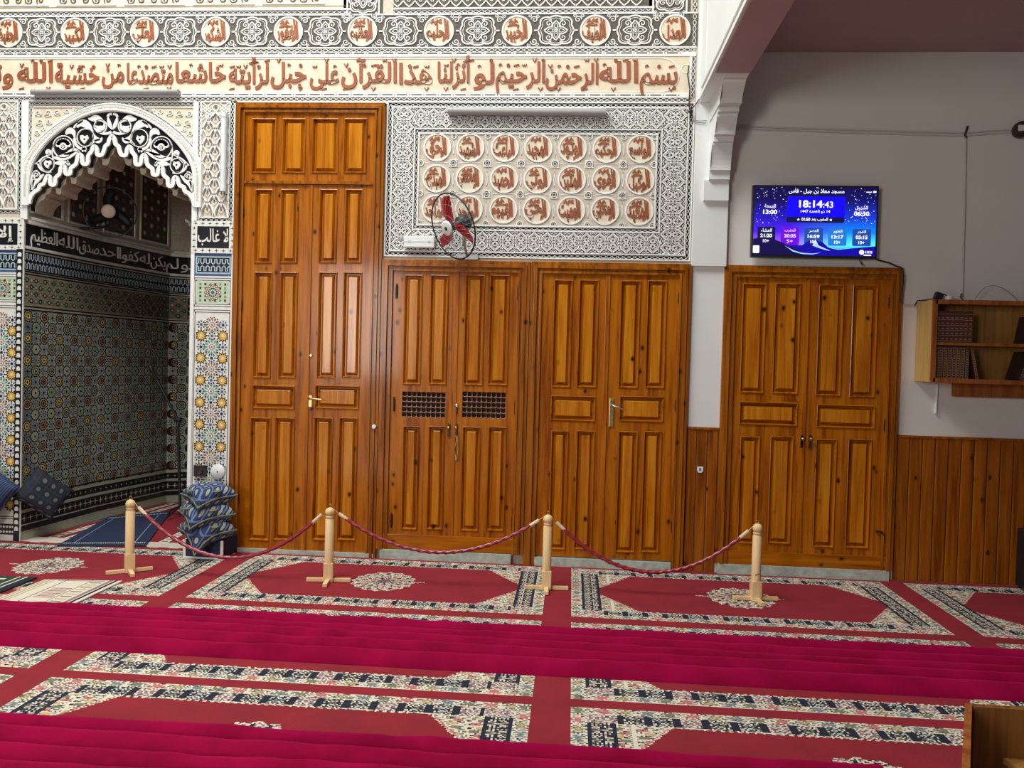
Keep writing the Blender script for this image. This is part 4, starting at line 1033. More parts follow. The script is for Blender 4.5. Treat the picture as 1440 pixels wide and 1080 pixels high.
ST1, ST2, ST3 = STAR(2, 3), STAR(4, 1), STAR(2, 5)
def panel_tile(w, h):
    P = np.zeros((h, w), np.int8); b1 = 7; b2 = 12; s1 = 8; s2 = 14
    # corner brick fields
    cw, chh = 28, 42
    for j in range(b1+b2-2, b1+b2+chh):
        for g in (j, h-1-j):
            wd = int(cw*(1-(j-(b1+b2-2))/chh)); 
            for i in range(wd):
                r = j//4; q = (i+(r % 2)*3); c = 1 if (j % 4 == 0 or q % 6 == 0) else (7, 1, 6, 1, 3, 1)[(q//6+2*r) % 6]
                if c == 7 and q % 6 == 3 and j % 4 == 2: c = 2
                if i >= wd-1: c = 1
                elif i == wd-2: c = 7
                P[g, s1+s2+i] = c; P[g, w-1-(s1+s2+i)] = c
    # long sides
    for side in (0, 1):
        S = np.ones((b1+b2, w), np.int8)
        for k in range(w//11+1):
            f = FLOW[k % 4][:, :9]; x = k*11+1
            S[0:7, x:x+9] = f[:, :max(0, min(9, w-x))]
        x = s1+s2-10; k = 0
        S[b1:b1+10, s1:w-s1] = 2
        while x < w-s1:
            cell = (ST2, ST1, ST3)[k % 3]; e = min(10, w-s1-x)
            if e > 0: S[b1:b1+10, x:x+e] = cell[:, :e]
            x += 14; k += 1
        S[b1+10:, :] = 1; S[b1+11:, :] = 0
        for x in range(0, w, 4): S[b1+11, x:x+2] = 1
        for x in range(s1+s2, s1+s2+cw): S[b1+11, x] = 1; S[b1+11, w-1-x] = 1
        if side == 0: P[:b1+b2] = np.where(S > 0, S, P[:b1+b2])
        else: P[h-b1-b2:] = np.where(S[::-1] > 0, S[::-1], P[h-b1-b2:])
    # short sides
    for j in range(h):
        for i in range(s1):
            f = FLOW[(j//10) % 4].T; v = f[j % 10 if j % 10 < 9 else 0, min(i, 6)] if (j % 10 < 9 and i < 7) else 1
            P[j, i] = v; P[j, w-1-i] = v
    for j in range(b1, h-b1):
        for i in range(s2):
            q = (j % 10, i); v = 2
            if 2 <= i <= s2-3:
                d = abs(i-s2//2+.5); m = j % 10
                if m in (2, 6) and d > 1.2 or m in (4,) and d < 3.2 or m in (1, 7) and int(d) % 2: v = 1
                elif m in (3, 5) and 1.6 < d < 5: v = 3 if (j//10) % 2 else 4
                elif m in (8, 0) and i % 2 == 0: v = 1
            P[j, s1+i] = v; P[j, w-1-s1-i] = v
    P[b1:b1+10, s1:s1+s2+1] = np.tile(ST2, (1, 2))[:, :s2+1]; P[h-b1-10:h-b1, s1:s1+s2+1] = np.tile(ST2, (1, 2))[:, :s2+1]
    P[b1:b1+10, w-1-s1-s2:w-s1] = np.tile(ST2, (1, 2))[:, :s2+1]; P[h-b1-10:h-b1, w-1-s1-s2:w-s1] = np.tile(ST2, (1, 2))[:, :s2+1]
    # medallion
    rx, ry = .205/KN, .225/KN; cx, cy = w/2, h/2
    yy, xx = np.mgrid[0:h, 0:w]; th = np.arctan2((yy-cy)/ry, (xx-cx)/rx); r = np.hypot((xx-cx)/rx, (yy-cy)/ry)
    lobe = 1+.05*np.cos(16*th)
    M = r < lobe; pat = np.ones_like(P)
    s_ = np.sin(r*24)+.7*np.sin(xx*1.9)*np.cos(yy*1.7); t_ = np.sin(16*th)*np.cos(r*11)+.5*np.cos(xx*1.3+yy*.9)
    pat[(s_ > .35) & (t_ > -.2)] = 3; pat[(s_ < -.55) & (t_ < .3)] = 7; pat[(t_ > .75) & (r > .5)] = 2; pat[r < .22] = 4; pat[(r < .40) & (np.abs(np.sin(4*th)) > .9)] = 2; pat[r > lobe-.07] = 1
    P[M] = pat[M]
    for g in (1, -1):
        for i in range(10):
            x = int(cx+g*(rx+i)); k = 1 if i < 4 or i > 6 else 2
            P[int(cy)-k+1:int(cy)+k, x] = 1
    return P
pw_ = round(2.185/KN)
for (ya, yb) in ((-.085, -1.235), (-1.345, -2.425), (-2.510, -3.600), (-3.69, -4.80)):
    P = panel_tile(pw_, round((ya-yb)/KN)); j0 = round((CY0-ya)/KN)
    for n in (-2, -1, 0, 1):
        i0 = round((.032+2.352*n-CX0)/KN)
        for_i0 = max(0, i0); p0 = for_i0-i0; i1 = min(ncx, i0+pw_); j1 = min(ncy, j0+P.shape[0])
        if i1 > for_i0 and j1 > j0: A[j0:j1, for_i0:i1] = P[:j1-j0, p0:p0+i1-for_i0]
jj_, ii_ = np.mgrid[0:ncy, 0:ncx]; hsh = (ii_*7+jj_*13+(ii_//3)*(jj_//2)*5) % 11
A = np.where((A == 1) & ((hsh == 0) | (hsh == 5)), 3, A); A = np.where((A == 1) & ((hsh == 4) | ((hsh == 8) & (ii_ % 2 == 0))), 2, A).astype(np.int8)
quads = []; mids = []
for j in range(ncy):
    row = A[j]; cuts = np.flatnonzero(np.diff(row))+1; st_ = np.concatenate([[0], cuts]); en = np.concatenate([cuts, [ncx]])
    quads.append(np.stack([st_, en, np.full(len(st_), j)], 1)); mids.append(row[st_])
quads = np.concatenate(quads); mids = np.concatenate(mids)
n = len(quads); V = np.zeros((n, 4, 3)); xa = CX0+quads[:, 0]*KN; xb = CX0+quads[:, 1]*KN; ya = CY0-quads[:, 2]*KN; yb = ya-KN
V[:, 0] = np.stack([xa, yb, np.zeros(n)], 1); V[:, 1] = np.stack([xb, yb, np.zeros(n)], 1); V[:, 2] = np.stack([xb, ya, np.zeros(n)], 1); V[:, 3] = np.stack([xa, ya, np.zeros(n)], 1)
me = bpy.data.meshes.new('patterned_carpet')
me.vertices.add(n*4+8); base = np.array([(CX0, CY1, -.010), (CX1, CY1, -.010), (CX1, CY0, -.010), (CX0, CY0, -.010), (CX0, CY1, -.0008), (CX1, CY1, -.0008), (CX1, CY0, -.0008), (CX0, CY0, -.0008)])
me.vertices.foreach_set('co', np.concatenate([V.reshape(-1), base.reshape(-1)]))
sidef = np.array([(0, 1, 5, 4), (1, 2, 6, 5), (2, 3, 7, 6), (3, 0, 4, 7), (4, 5, 6, 7)])+n*4
me.loops.add((n+5)*4); me.loops.foreach_set('vertex_index', np.concatenate([np.arange(n*4), sidef.reshape(-1)]).astype(np.int32))
me.polygons.add(n+5); me.polygons.foreach_set('loop_start', np.arange(0, (n+5)*4, 4, dtype=np.int32))
me.polygons.foreach_set('material_index', np.concatenate([mids, np.zeros(5)]).astype(np.int32))
for m in (C_RED, C_CREAM, C_NAVY, C_OLIVE, C_MAUVE, C_BLUE, C_OCH, C_ROSE): me.materials.append(m)
me.update(calc_edges=True)
link('patterned_carpet', me, label='wall-to-wall red prayer carpet woven with cream and navy bordered panels', cat='carpet')

# ------------------------------------------------------------------ crimson quilted runners
def runner(yf, width, x0, x1, seed, label, hgt=.056):
    r_ = empty('velvet_runner', (0, yf-width/2, 0), label=label, cat='runner', group='quilted crimson runners laid across the carpet')
    n = 5; nx = 560; ns = 19; xs = np.linspace(x0, x1, nx); rg = np.random.default_rng(seed)
    def wob(k, amp): 
        ph = rg.uniform(0, 6, 5); return sum(amp/(q+1)*np.sin(xs*(.45+1.05*q)+ph[q]+k) for q in range(5))
    bounds = [yf - width*i/n + (wob(0, .006) if 0 < i < n else wob(1, .004)) for i in range(n+1)]
    for i in range(n):
        t = (1-np.cos(PI*np.linspace(0, 1, ns)))/2; prof = np.power(np.clip(np.sin(PI*t**.60), 0, 1), .72)
        a, b = bounds[i][:, None], bounds[i+1][:, None]; Y = a+(b-a)*t[None, :]
        lo = .012 if 0 < i < n-1 else .012; hh = hgt*(1+.10*rg.uniform(-1, 1)) + wob(i, .004)[:, None]
        seam0 = 0 if i == 0 else .006; seam1 = 0 if i == n-1 else .006
        basez = seam0*(1-t)+seam1*t
        X = np.repeat(xs[:, None], ns, 1); p1 = rg.uniform(0, 6, 8)
        cre = np.zeros_like(X)
        for q in range(8):
            fx = 9+6*q; cre += np.sin(X*fx*(1+.2*np.sin(X*.7+q))+t[None, :]*(5-q)+p1[q])*.5**(q*.35)
        mask = .25+.9*np.exp(-((X+.9+.12*i)/.55)**2)+.5*np.exp(-((X-.9+.1*i)/.6)**2)+.4*np.exp(-((X+2.8)/.5)**2)
        Z = basez[None, :]*(1-prof[None, :])+hh*prof[None, :]+cre*.0024*mask*prof[None, :]
        Z = np.maximum(Z, .001)
        Vv = np.stack([X, Y, Z], 2).reshape(-1, 3); idx = np.arange(nx*ns).reshape(nx, ns)
        Fq = np.stack([idx[:-1, :-1], idx[:-1, 1:], idx[1:, 1:], idx[1:, :-1]], 2).reshape(-1, 4)
        me = bpy.data.meshes.new('padded_channel'); me.from_pydata(Vv.tolist(), [], Fq.tolist()); me.materials.append(VELVET)
        me.polygons.foreach_set('use_smooth', np.ones(len(Fq), bool)); me.update()
        link('padded_channel', me, r_)
    return r_
runner(-1.575, .60, -5.6, 4.6, 3, 'long crimson velvet runner, nearer the doors, in five padded channels')
runner(-2.965, .570, -5.6, 1.16, 5, 'long crimson velvet runner along the bottom edge of the view')

# ================================================================== ROPE BARRIER
def stanchion(px, py, rot, label):
    x, y = G(px, py); t = empty('rope_post', (x, y, .003), label=label, cat='post', group='turned wooden rope posts'); t.rotation_euler.z = rot
    for k in range(4):
        c, s_ = math.cos(k*PI/2), math.sin(k*PI/2); bm = bmesh.new()
        box_bm(bm, .028, .145, -.014, .014, 0, .022, .002)
        bmesh.ops.rotate(bm, verts=bm.verts, cent=(0, 0, 0), matrix=Matrix.Rotation(k*PI/2, 3, 'Z')); from_bm('foot', bm, RAWW, t, local=True)
    bm = bmesh.new(); box_bm(bm, -.031, .031, -.031, .031, .0, .125, .003); from_bm('base_block', bm, RAWW, t, local=True)
    bm = bmesh.new(); lathe_bm(bm, [(.030, .125), (.0295, .415), (.025, .421), (.025, .426), (.030, .431), (.026, .438)], seg=22); from_bm('shaft', bm, RAWW, t, local=True)
    bm = bmesh.new(); lathe_bm(bm, [(.020, .436)]+[(.032*math.sin(a), .462-.032*math.cos(a)) for a in np.linspace(.7, PI-.15, 9)], seg=22); from_bm('ball_finial', bm, RAWW, t, local=True)
    bm = bmesh.new(); tube_bm(bm, [(0, 0, .49), (0, 0, .500)]+[(.008*math.sin(a), 0, .508-.008*math.cos(a)) for a in np.linspace(.3, 5.9, 8)], .002, 6); from_bm('screw_eye', bm, BRASS, t, local=True)
    return Vector((x, y, .505))
tops = [stanchion(182, 805, .65, 'wooden rope post on the carpet in front of the niche'), stanchion(462, 818, .12, 'wooden rope post in front of the tall door'),
        stanchion(768, 829, .04, 'wooden rope post between the lattice door and the brass-handled door'), stanchion(1062, 844, .10, 'rightmost wooden rope post, with a dark scratch on its shaft')]
def rope(a, b, zlow, label, bias=.5):
    t = empty('barrier_rope', tuple((a+b)/2), label=label, cat='rope', group='red cords hung between the posts')
    d = (b-a).normalized(); a2, b2 = a+d*.012, b-d*.012; n = 150; P = []
    k = 4*(a.z-.012-zlow)
    for i in range(n+1):
        s_ = i/n; q = a2.lerp(b2, s_); q.z = a.z-.012 - k*s_*(1-s_)*(1+.25*(bias-.5)*(s_-.5)); P.append(q)
    i0, i1 = 10, n-10
    def twisted(P, r, seg=10):
        bm = bmesh.new(); rings = []
        for i, p in enumerate(P):
            tt = (P[min(i+1, len(P)-1)]-P[max(i-1, 0)]).normalized(); u = tt.cross(Vector((0, 0, 1))).normalized(); v = tt.cross(u)
            rings.append([bm.verts.new(p+(u*math.cos(2*PI*j/seg)+v*math.sin(2*PI*j/seg))*r*(1+.17*math.sin(2*(2*PI*j/seg)+i*1.05)+.07*math.sin(i*2.3+j))) for j in range(seg)])
        for x, y in zip(rings, rings[1:]):
            for j in range(seg): bm.faces.new((x[j], x[(j+1) % seg], y[(j+1) % seg], y[j])).smooth = True
        bm.faces.new(rings[0][::-1]); bm.faces.new(rings[-1]); return bm
    from_bm('cord', twisted(P[i0:i1], .0125), ROPE, t)
    for e in (P[5:i0+2], P[i1-2:n-4]): tube('taped_end', e, .012, TAPE, t)
    for e in (P[0:7], P[n-6:n+1]): tube('snap_hook', e, .0035, BRASS, t, 6)
    return t
zl = lambda x, y: W(x, y, -.72)[1]
rope(tops[0], tops[1], zl(320, 783), 'red cord hanging between the niche post and the tall door post')
rope(tops[1], tops[2], zl(640, 778), 'red cord hanging in front of the lattice door')
rope(tops[2], tops[3], zl(915, 806), 'red cord hanging in front of the brass-handled door')
bm = bmesh.new(); tube_bm(bm, [tuple(tops[3]+Vector((-.016, -.0285, -.335))), tuple(tops[3]+Vector((.014, -.0290, -.325)))], .0022, 5)
from_bm('scratch', bm, IRON, bpy.data.objects['rope_post.003'])

# ================================================================== WALL FITTINGS
def tube_lamp(label, p0, p1, r, mat, y=-.035):
    a = Vector((*p0, 0)); b = Vector((*p1, 0)); c = (a+b)/2
    A_, B_ = Vector((a.x, y, a.y)), Vector((b.x, y, b.y)); d = (B_-A_).normalized()
    t = empty('tube_light', (c.x, y, c.y), label=label, cat='lamp')
    tube('diffuser', [A_+d*.03, B_-d*.03], r, mat, t, 14)
    for q, e in ((A_, d), (B_, -d)): tube('end_cap', [q, q+e*.035], r*1.12, mat, t, 14)
    n = d.cross(Vector((0, 1, 0))).normalized(); bm = bmesh.new()
    h = r*.8; vs = [A_+n*h, A_-n*h, B_-n*h, B_+n*h]
    f0 = [bm.verts.new((v.x, -.002, v.z)) for v in vs]; f1 = [bm.verts.new((v.x, y, v.z)) for v in vs]
    bm.faces.new(f0); bm.faces.new(f1[::-1])
    for i in range(4): bm.faces.new((f0[i], f0[(i+1) % 4], f1[(i+1) % 4], f1[i]))
    bmesh.ops.recalc_face_normals(bm, faces=bm.faces[:]); from_bm('housing', bm, mat, t)
tube_lamp('grey unlit tube light above the panel of round names', W(632, 159), W(852, 161), .027, TUBEG, -.05)
tube_lamp('grey unlit tube light above the mihrab arch', W(50, 132), W(255, 132), .019, TUBEG, -.045)
tube_lamp('white upright tube light between the mihrab and the tall door', W(319, 161), W(317, 271), .022, TUBE, -.045)
e = empty('emergency_light', (-1.155, 0, 2.365), label='white emergency light box under the wall fan', cat='lamp')
x0, z1 = W(570, 333); x1, z0 = W(612, 350)
box('housing', x0, x1, -.060, -.010, z0, z1, WHTP, e, bev=.010)
box('seam', x0-.001, x1+.001, -.0615, -.030, (z0+z1)/2-.003, (z0+z1)/2+.003, METAL, e); 
for xx in (x0+.035, x1-.045): box('clip', xx, xx+.018, -.064, -.055, (z0+z1)/2-.006, (z0+z1)/2+.008, METAL, e, bev=.002)
# sockets beside the cushions
x, z = W(283, 662); e = empty('wall_socket', (x, -.002, z), label='square black wall socket on the tiled pier', cat='socket')
box('plate', x-.052, x+.048, -.022, -.002, z-.042, z+.042, BLKP, e, bev=.006); lathe('socket_well', [(.026, -.022), (.026, -.028), (.018, -.028), (.016, -.023)], IRON, e, 'Y', (x, 0, z), 18); tube('plug_lead', [(x-.05, -.02, z+.03), (x, -.030, z+.038), (x+.045, -.028, z+.045), (x+.05, -.02, z+.02)], .004, BLKP, e)
x, z = W(307, 663); e = empty('junction_cover', (x, -.002, z), label='round white cover plate on the tiled pier', cat='cover')
lathe('disc', [(.001, -.018), (.050, -.016), (.056, -.010), (.056, -.002)], WHTP, e, 'Y', (x, 0, z), 28); lathe('screw', [(.006, -.017), (.006, -.020)], IRON, e, 'Y', (x, 0, z), 8)

def fan(name, loc, nrm, R_, label, dark=False, cap=WHTP, blade=REDP, wire=BLKP):
    t = empty(name, loc, label=label, cat='fan')
    q = Vector(nrm).to_track_quat('Z', 'Y'); M_ = q.to_matrix()
    def ob(nm, bm, mat, smooth=False):
        bmesh.ops.transform(bm, matrix=M_.to_4x4(), verts=bm.verts); return from_bm(nm, bm, mat, t, smooth, True)
    bm = bmesh.new(); tube_bm(bm, [(R_*math.cos(a), R_*math.sin(a), 0) for a in np.linspace(0, 2*PI, 41)], .0055, 7, caps=False); ob('guard_rim', bm, wire)
    for nm, sg in (('front_guard', 1), ('rear_guard', -1)):
        bm = bmesh.new()
        for k in range(36):
            a = 2*PI*k/36; tube_bm(bm, [(R_*math.cos(a)*f_, R_*math.sin(a)*f_, sg*.055*(1-f_**3)) for f_ in (1, .8, .5, .2)], .0008, 4, caps=False)
        for f_ in (.4, .7): tube_bm(bm, [(R_*f_*math.cos(a), R_*f_*math.sin(a), sg*.055*(1-f_**3)) for a in np.linspace(0, 2*PI, 25)], .0010, 4, caps=False)
        ob(nm, bm, METAL if not dark else BLKP)
    bm = bmesh.new(); lathe_bm(bm, [(.055, .052), (.055, .060), (.040, .064), (.001, .065)], seg=24); ob('badge_disc', bm, cap)
    if not dark: bm = bmesh.new(); lathe_bm(bm, [(.014, .064), (.014, .067), (.001, .068)], seg=12); ob('badge', bm, BLKP)
    for k in range(3):
        bm = bmesh.new(); a0 = -.25+2*PI*k/3; st_ = []
        for i in range(9):
            r = .03+(R_-.05)*i/8; w = .035+.045*math.sin(PI*min(1, i/8*.75+.12)); aa = a0-.35*i/8
            st_.append([bm.verts.new((r*math.cos(aa)+g*w*-math.sin(aa), r*math.sin(aa)+g*w*math.cos(aa), -.0+g*.016)) for g in (-.55, 0, .55)])
        for p_, q_ in zip(st_, st_[1:]):
            for j in range(2): bm.faces.new((p_[j], p_[j+1], q_[j+1], q_[j])).smooth = True
        bmesh.ops.solidify(bm, geom=bm.faces[:], thickness=.003); ob('blade', bm, blade)
    bm = bmesh.new(); lathe_bm(bm, [(.028, .02), (.030, -.05), (.055, -.06), (.060, -.12), (.040, -.15), (.01, -.155)], seg=20); ob('motor', bm, BLKP)
    return t, M_
fc = W(637, 318.5, -.27); fo, fm = fan('wall_fan', (fc[0], -.27, fc[1]), (-.66, -.66, -.36), .236, 'wall fan with red blades and a white centre disc above the lattice door')
mo = Vector((fc[0], -.27, fc[1])) + fm @ Vector((0, 0, -.11))
tube('mount_arm', [tuple(mo), (mo.x, mo.y+.02, 2.33), (mo.x+.0, -.03, 2.275)], .010, METAL, fo); box('mount_plate', mo.x-.085, mo.x+.085, -.030, -.010, 2.245, 2.285, METAL, fo, bev=.003)
fc = W(155, 298, .50); fo2, fm = fan('niche_fan', (fc[0], .50, fc[1]), (.30, -.95, -.08), .205, 'dark fan with a cream centre disc inside the niche', True, plain('cream_badge', (.62, .44, .34), .5), BLKP)
bpy.data.objects['badge_disc.001'].scale = (1, 1, 1)
tube('mount_arm', [(fc[0]-.02, .60, fc[1]), (fc[0]-.10, .64, fc[1]-.10), (-4.215, .64, fc[1]-.12)], .014, BLKP, fo2)

# television
T0, T1 = W(1056, 361, -.09), W(1236.5, 261.5, -.09); tx0, tz0, tx1, tz1 = T0[0], T0[1], T1[0], T1[1]
tv = empty('television', ((tx0+tx1)/2, -.07, (tz0+tz1)/2), label='flat television screen showing a blue clock display above the rightmost door', cat='television')
box('frame', tx0, tx1, -.088, -.040, tz0, tz1, BLKP, tv, bev=.004)
box('wall_bracket', (tx0+tx1)/2-.12, (tx0+tx1)/2+.12, -.040, -.001, tz0+.12, tz1-.12, IRON, tv)
def emis(name, nodes):
    m = bpy.data.materials.new(name); m.use_nodes = True; nt = m.node_tree; p = nt.nodes['Principled BSDF']; p.inputs['Base Color'].default_value = (.01, .01, .02, 1); p.inputs['Roughness'].default_value = .25
    if callable(nodes): nt.links.new(nodes(nt), p.inputs['Emission Color'])
    else: p.inputs['Emission Color'].default_value = (*nodes, 1)
    p.inputs['Emission Strength'].default_value = 1.0; return m
def sky(nt):
    g = N(nt, 'ShaderNodeTexCoord'); sx = N(nt, 'ShaderNodeSeparateXYZ'); nt.links.new(g.outputs['Generated'], sx.inputs[0])
    left = ramp(nt, sx.outputs[2], [(.0, (.0, .0, .10)), (.16, (.30, .10, .75)), (.34, (.06, .01, .75)), (.55, (.012, .005, .42)), (.8, (.004, .002, .07)), (1, (.003, .002, .05))])
    right = ramp(nt, sx.outputs[2], [(.0, (.0, .02, .3)), (.16, (.08, .75, .85)), (.34, (.0, .20, .80)), (.55, (.008, .03, .55)), (.8, (.004, .004, .12)), (1, (.003, .002, .05))])
    mx_ = N(nt, 'ShaderNodeMix', data_type='RGBA'); nt.links.new(ramp(nt, sx.outputs[0], [(.3, (0, 0, 0)), (.75, (1, 1, 1))]), mx_.inputs[0]); nt.links.new(left, mx_.inputs[6]); nt.links.new(right, mx_.inputs[7]); return mx_.outputs[2]
SCR = emis('screen_sky', sky); S_W_ = emis('screen_white', (.9, .9, 1)); S_BL = emis('screen_blue', (.004, .0, .85)); S_DK = emis('screen_dark', (.003, .003, .05)); S_MT = emis('screen_mountain', (.004, .0, .30)); S_MB = emis('screen_near_mountain', (.003, .0, .05)); S_PU = emis('screen_purple', (.13, .0, .62)); S_B2 = emis('screen_box', (.01, .06, .32)); S_CY = emis('screen_snow', (.35, .55, .95)); S_LIT = emis('screen_lilac', (.75, .55, 1)); S_B3 = emis('screen_box_light', (.01, .16, .55))
b_ = .012; scr = box('screen', tx0+b_, tx1-b_, -.0895, -.088, tz0+b_+.004, tz1-b_, SCR, tv)
def sx_(c): return tx0+b_+(tx1-tx0-2*b_)*(c-120)/1190.   # crop column 120..1310
def sz_(c): return tz1-b_-(tz1-tz0-2*b_-.004)*(c-90)/645. # crop row 90..735
wt = wallmap(-.0895)
g_ = Relief()
def sr(x0, y0, x1, y1, m, h=.0006, r=14):
    P = []
    for cx, cy, a0 in ((x1-r, y0+r, -PI/2), (x1-r, y1-r, 0), (x0+r, y1-r, PI/2), (x0+r, y0+r, PI)):
        for k in range(4): a = a0+PI/2*k/3; P.append((sx_(cx+r*math.cos(a)), sz_(cy+r*math.sin(a))))
    g_.poly(P[::-1], h, m)
rgs = random.Random(4)
for k in range(190):
    x = rgs.uniform(130, 1300); y = rgs.uniform(95, 440)
    if 430 < x < 1010 and y > 100: continue
    q = rgs.uniform(1.6, 3.6); g_.rect(sx_(x-q), sz_(y+q), sx_(x+q), sz_(y-q), .0004, 0)
sr(440, 180, 1005, 372, 1); sr(440, 372, 1000, 425, 2, .0008)
sr(160, 470, 335, 640, 2); sr(388, 470, 568, 640, 6); sr(620, 475, 800, 640, 7); sr(852, 478, 1030, 640, 10); sr(1085, 480, 1265, 640, 7)
def mt(P, m, h): g_.poly([(sx_(x), sz_(y)) for x, y in P], h, m, convex=False)
mt([(120, 735), (120, 640), (380, 640), (600, 640), (690, 580), (730, 590), (800, 610), (860, 660), (950, 680), (1100, 660), (1310, 640), (1310, 735)], 3, .0007)
mt([(120, 660), (120, 585), (200, 572), (300, 580), (390, 610), (560, 690), (640, 735), (120, 735)], 4, .0010); 
mt([(700, 640), (725, 580), (745, 610), (760, 640), (880, 690), (820, 680), (770, 665), (735, 655)], 5, .0012)
mt([(430, 645), (520, 690), (600, 712), (700, 718), (790, 706), (700, 726), (600, 722), (510, 700)], 5, .0011)
sr(120, 648, 182, 720, 0, .0014, 8); g_.disc(sx_(1180), sz_(698), (tx1-tx0)*.020, .0014, 0, 16)
g_.build('screen_picture', [S_W_, S_BL, S_DK, S_MT, S_MB, S_CY, S_PU, S_B2, S_LIT, S_W_, S_B3], wt, tv)
tt = Relief()
def st_t(body, x0, x1, y0, y1, m=0, bold=.01):
    q = Relief(); put_text(q, body, sx_(x0), sx_(x1), sz_(y1), sz_(y0), m, h1=.0020, bold=bold, flat=True); q.build('screen_text', [S_W_, S_LIT], wt, tv)
st_t(arabic('مسجد معاذ بن جبل - فاس'), 452, 992, 108, 158, 0, .02)
st_t('18:14', 556, 785, 215, 285, 0, .03); st_t(':43', 790, 888, 225, 285)
st_t(arabic('14 ذو القعدة 1447'), 575, 860, 305, 340)
st_t(arabic('المغرب بعد'), 680, 842, 378, 415, 0, .02); st_t('01:50', 584, 670, 380, 410, 0, .03)
for xs_ in (555, 870): tt.star(sx_(xs_), sz_(398), .0105, .005, 5, .002, 0, PI/2)
st_t(arabic('الجمعة'), 220, 330, 255, 298); st_t('13:00', 208, 345, 308, 350, 0, .03)
st_t(arabic('الشروق'), 1105, 1225, 262, 305); st_t('06:30', 1092, 1240, 315, 358, 0, .03)
for (nm, tm, of, x0, x1, y, m) in (('العشاء', '21:20', '10+', 190, 300, 490, 0), ('المغرب', '20:05', '5+', 425, 530, 490, 1), ('العصر', '16:59', '10+', 662, 755, 492, 0), ('الظهر', '13:17', '10+', 895, 985, 494, 0), ('الفجر', '05:15', '10+', 1132, 1215, 495, 0)):
    c = (x0+x1)/2; st_t(arabic(nm), x0, x1, y-5, y+30, m); st_t(tm, c-58, c+58, y+46, y+80, m, .03); st_t(of, c-30, c+30, y+98, y+128, m, .02)
st_t('ııııı', 1215, 1280, 685, 708); tt.rect(sx_(1200), sz_(730), sx_(1272), sz_(720), .002, 0); tt.rect(sx_(1270), sz_(140), sx_(1300), sz_(122), .002, 0); tt.rect(sx_(1205), sz_(138), sx_(1256), sz_(130), .002, 0)
tt.build('screen_icons', [S_W_, S_LIT], wt, tv, kind='stuff')

# ------------------------------------------------------------------ wall bookshelf
SX, SY0 = 2.443, -.25
zt_ = W(1311, 421, SY0)[1]; zb_ = W(1311, 537, SY0)[1]; zm_ = W(1360, 484, SY0)[1]
bs = empty('wall_bookshelf', (3.1, -.12, zb_), label='open two-tier wooden shelf hung on the right wall', cat='shelf')
box('side_panel', SX, SX+.018, SY0+.002, -.002, zb_, zt_, VEN_L, bs); box('side_edge', SX, SX+.032, SY0-.012, SY0+.002, zb_, zt_, EDGE_W, bs, bev=.002)
box('side_panel', 4.10, 4.118, SY0+.002, -.002, zb_, zt_, VEN_L, bs)
for z, nm in ((zt_-.020, 'top_board'), (zm_-.010, 'middle_board'), (zb_, 'bottom_board')): box(nm, SX+.018, 4.10, SY0, -.012, z, z+.020, EDGE_W, bs)
box('front_rail', SX+.018, 4.10, SY0-.012, SY0, zt_-.030, zt_, EDGE_W, bs); box('front_rail', SX+.018, 4.10, SY0-.012, SY0, zb_-.005, zb_+.026, EDGE_W, bs)
box('back_panel', SX+.018, 4.10, -.012, -.003, zb_, zt_, VEN_M, bs)
box('hanging_board', 2.70, 4.05, -.06, -.003, W(1345, 557)[1]-.003, zb_-.002, EDGE_W, bs, bev=.003)
def book(x, z0, th, h, d=.17, tilt=0., yb=-.06, label='', grp='', mat=BOOK, kind=0):
    t = empty('book', (x+th/2, yb-d/2, z0), label=label, cat='book', group=grp); t.rotation_euler.y = tilt
    bm = bmesh.new(); box_bm(bm, -th/2, th/2, -d/2, d/2, 0, h, .002); from_bm('cover', bm, mat, t, local=True)
    bm = bmesh.new(); box_bm(bm, -th/2+.003, th/2-.003, -d/2+.010, d/2+.0008, .003, h+.0006); from_bm('pages', bm, GROUND_C, t, local=True)
    bm = bmesh.new()
    zs_ = (.05, .22, .38, .54, .72, .90) if kind == 0 else (.04, .96)
    for q in zs_:
        box_bm(bm, -th/2-.0003, th/2+.0003, -d/2-.0012, -d/2+.001, h*q-.0018, h*q+.0018)
        if kind == 0 and q < .85: box_bm(bm, -th*.28, th*.28, -d/2-.0012, -d/2+.001, h*(q+.055)-.002, h*(q+.055)+.006)
    if kind:
        for g in (-.36, .36): box_bm(bm, th*g-.001, th*g+.001, -d/2-.0012, -d/2+.001, h*.05, h*.95)
        for q in np.linspace(.12, .88, 11): box_bm(bm, -th*.22, th*.22, -d/2-.0012, -d/2+.001, h*q-.003, h*q+.004)
    from_bm('gilt_tooling', bm, GOLD, t, local=True); return t
x = SX+.036; n8 = 8; ztop_b = W(1335, 437, -.24)[1]
for i in range(n8): book(x+i*.0305, zm_+.0105, .0295, ztop_b-zm_-.012+(.001*(i % 3)), label=('leftmost', 'second', 'third', 'fourth', 'fifth', 'sixth', 'seventh', 'rightmost')[i]+' maroon gilt-banded volume of the upright set on the upper shelf', grp='matching volumes on the upper shelf')
zl_ = zb_+.0205; hb = W(1335, 488, -.24)[1]-zl_
for i, th in enumerate((.018, .040, .026, .032, .030, .022, .034)):
    book(x, zl_, th-.001, hb+.002*(i % 2), label=(['thin brown gilt-edged book at the left end of the lower shelf', 'broad gilt-tooled book, second on the lower shelf', 'slim gilt-tooled book, third on the lower shelf', 'gilt-tooled book, fourth on the lower shelf', 'gilt-tooled book, fifth on the lower shelf', 'slim gilt-tooled book, sixth on the lower shelf', 'gilt-tooled book beside the dark one on the lower shelf'])[i], grp='gilt-tooled books on the lower shelf', kind=1); x += th
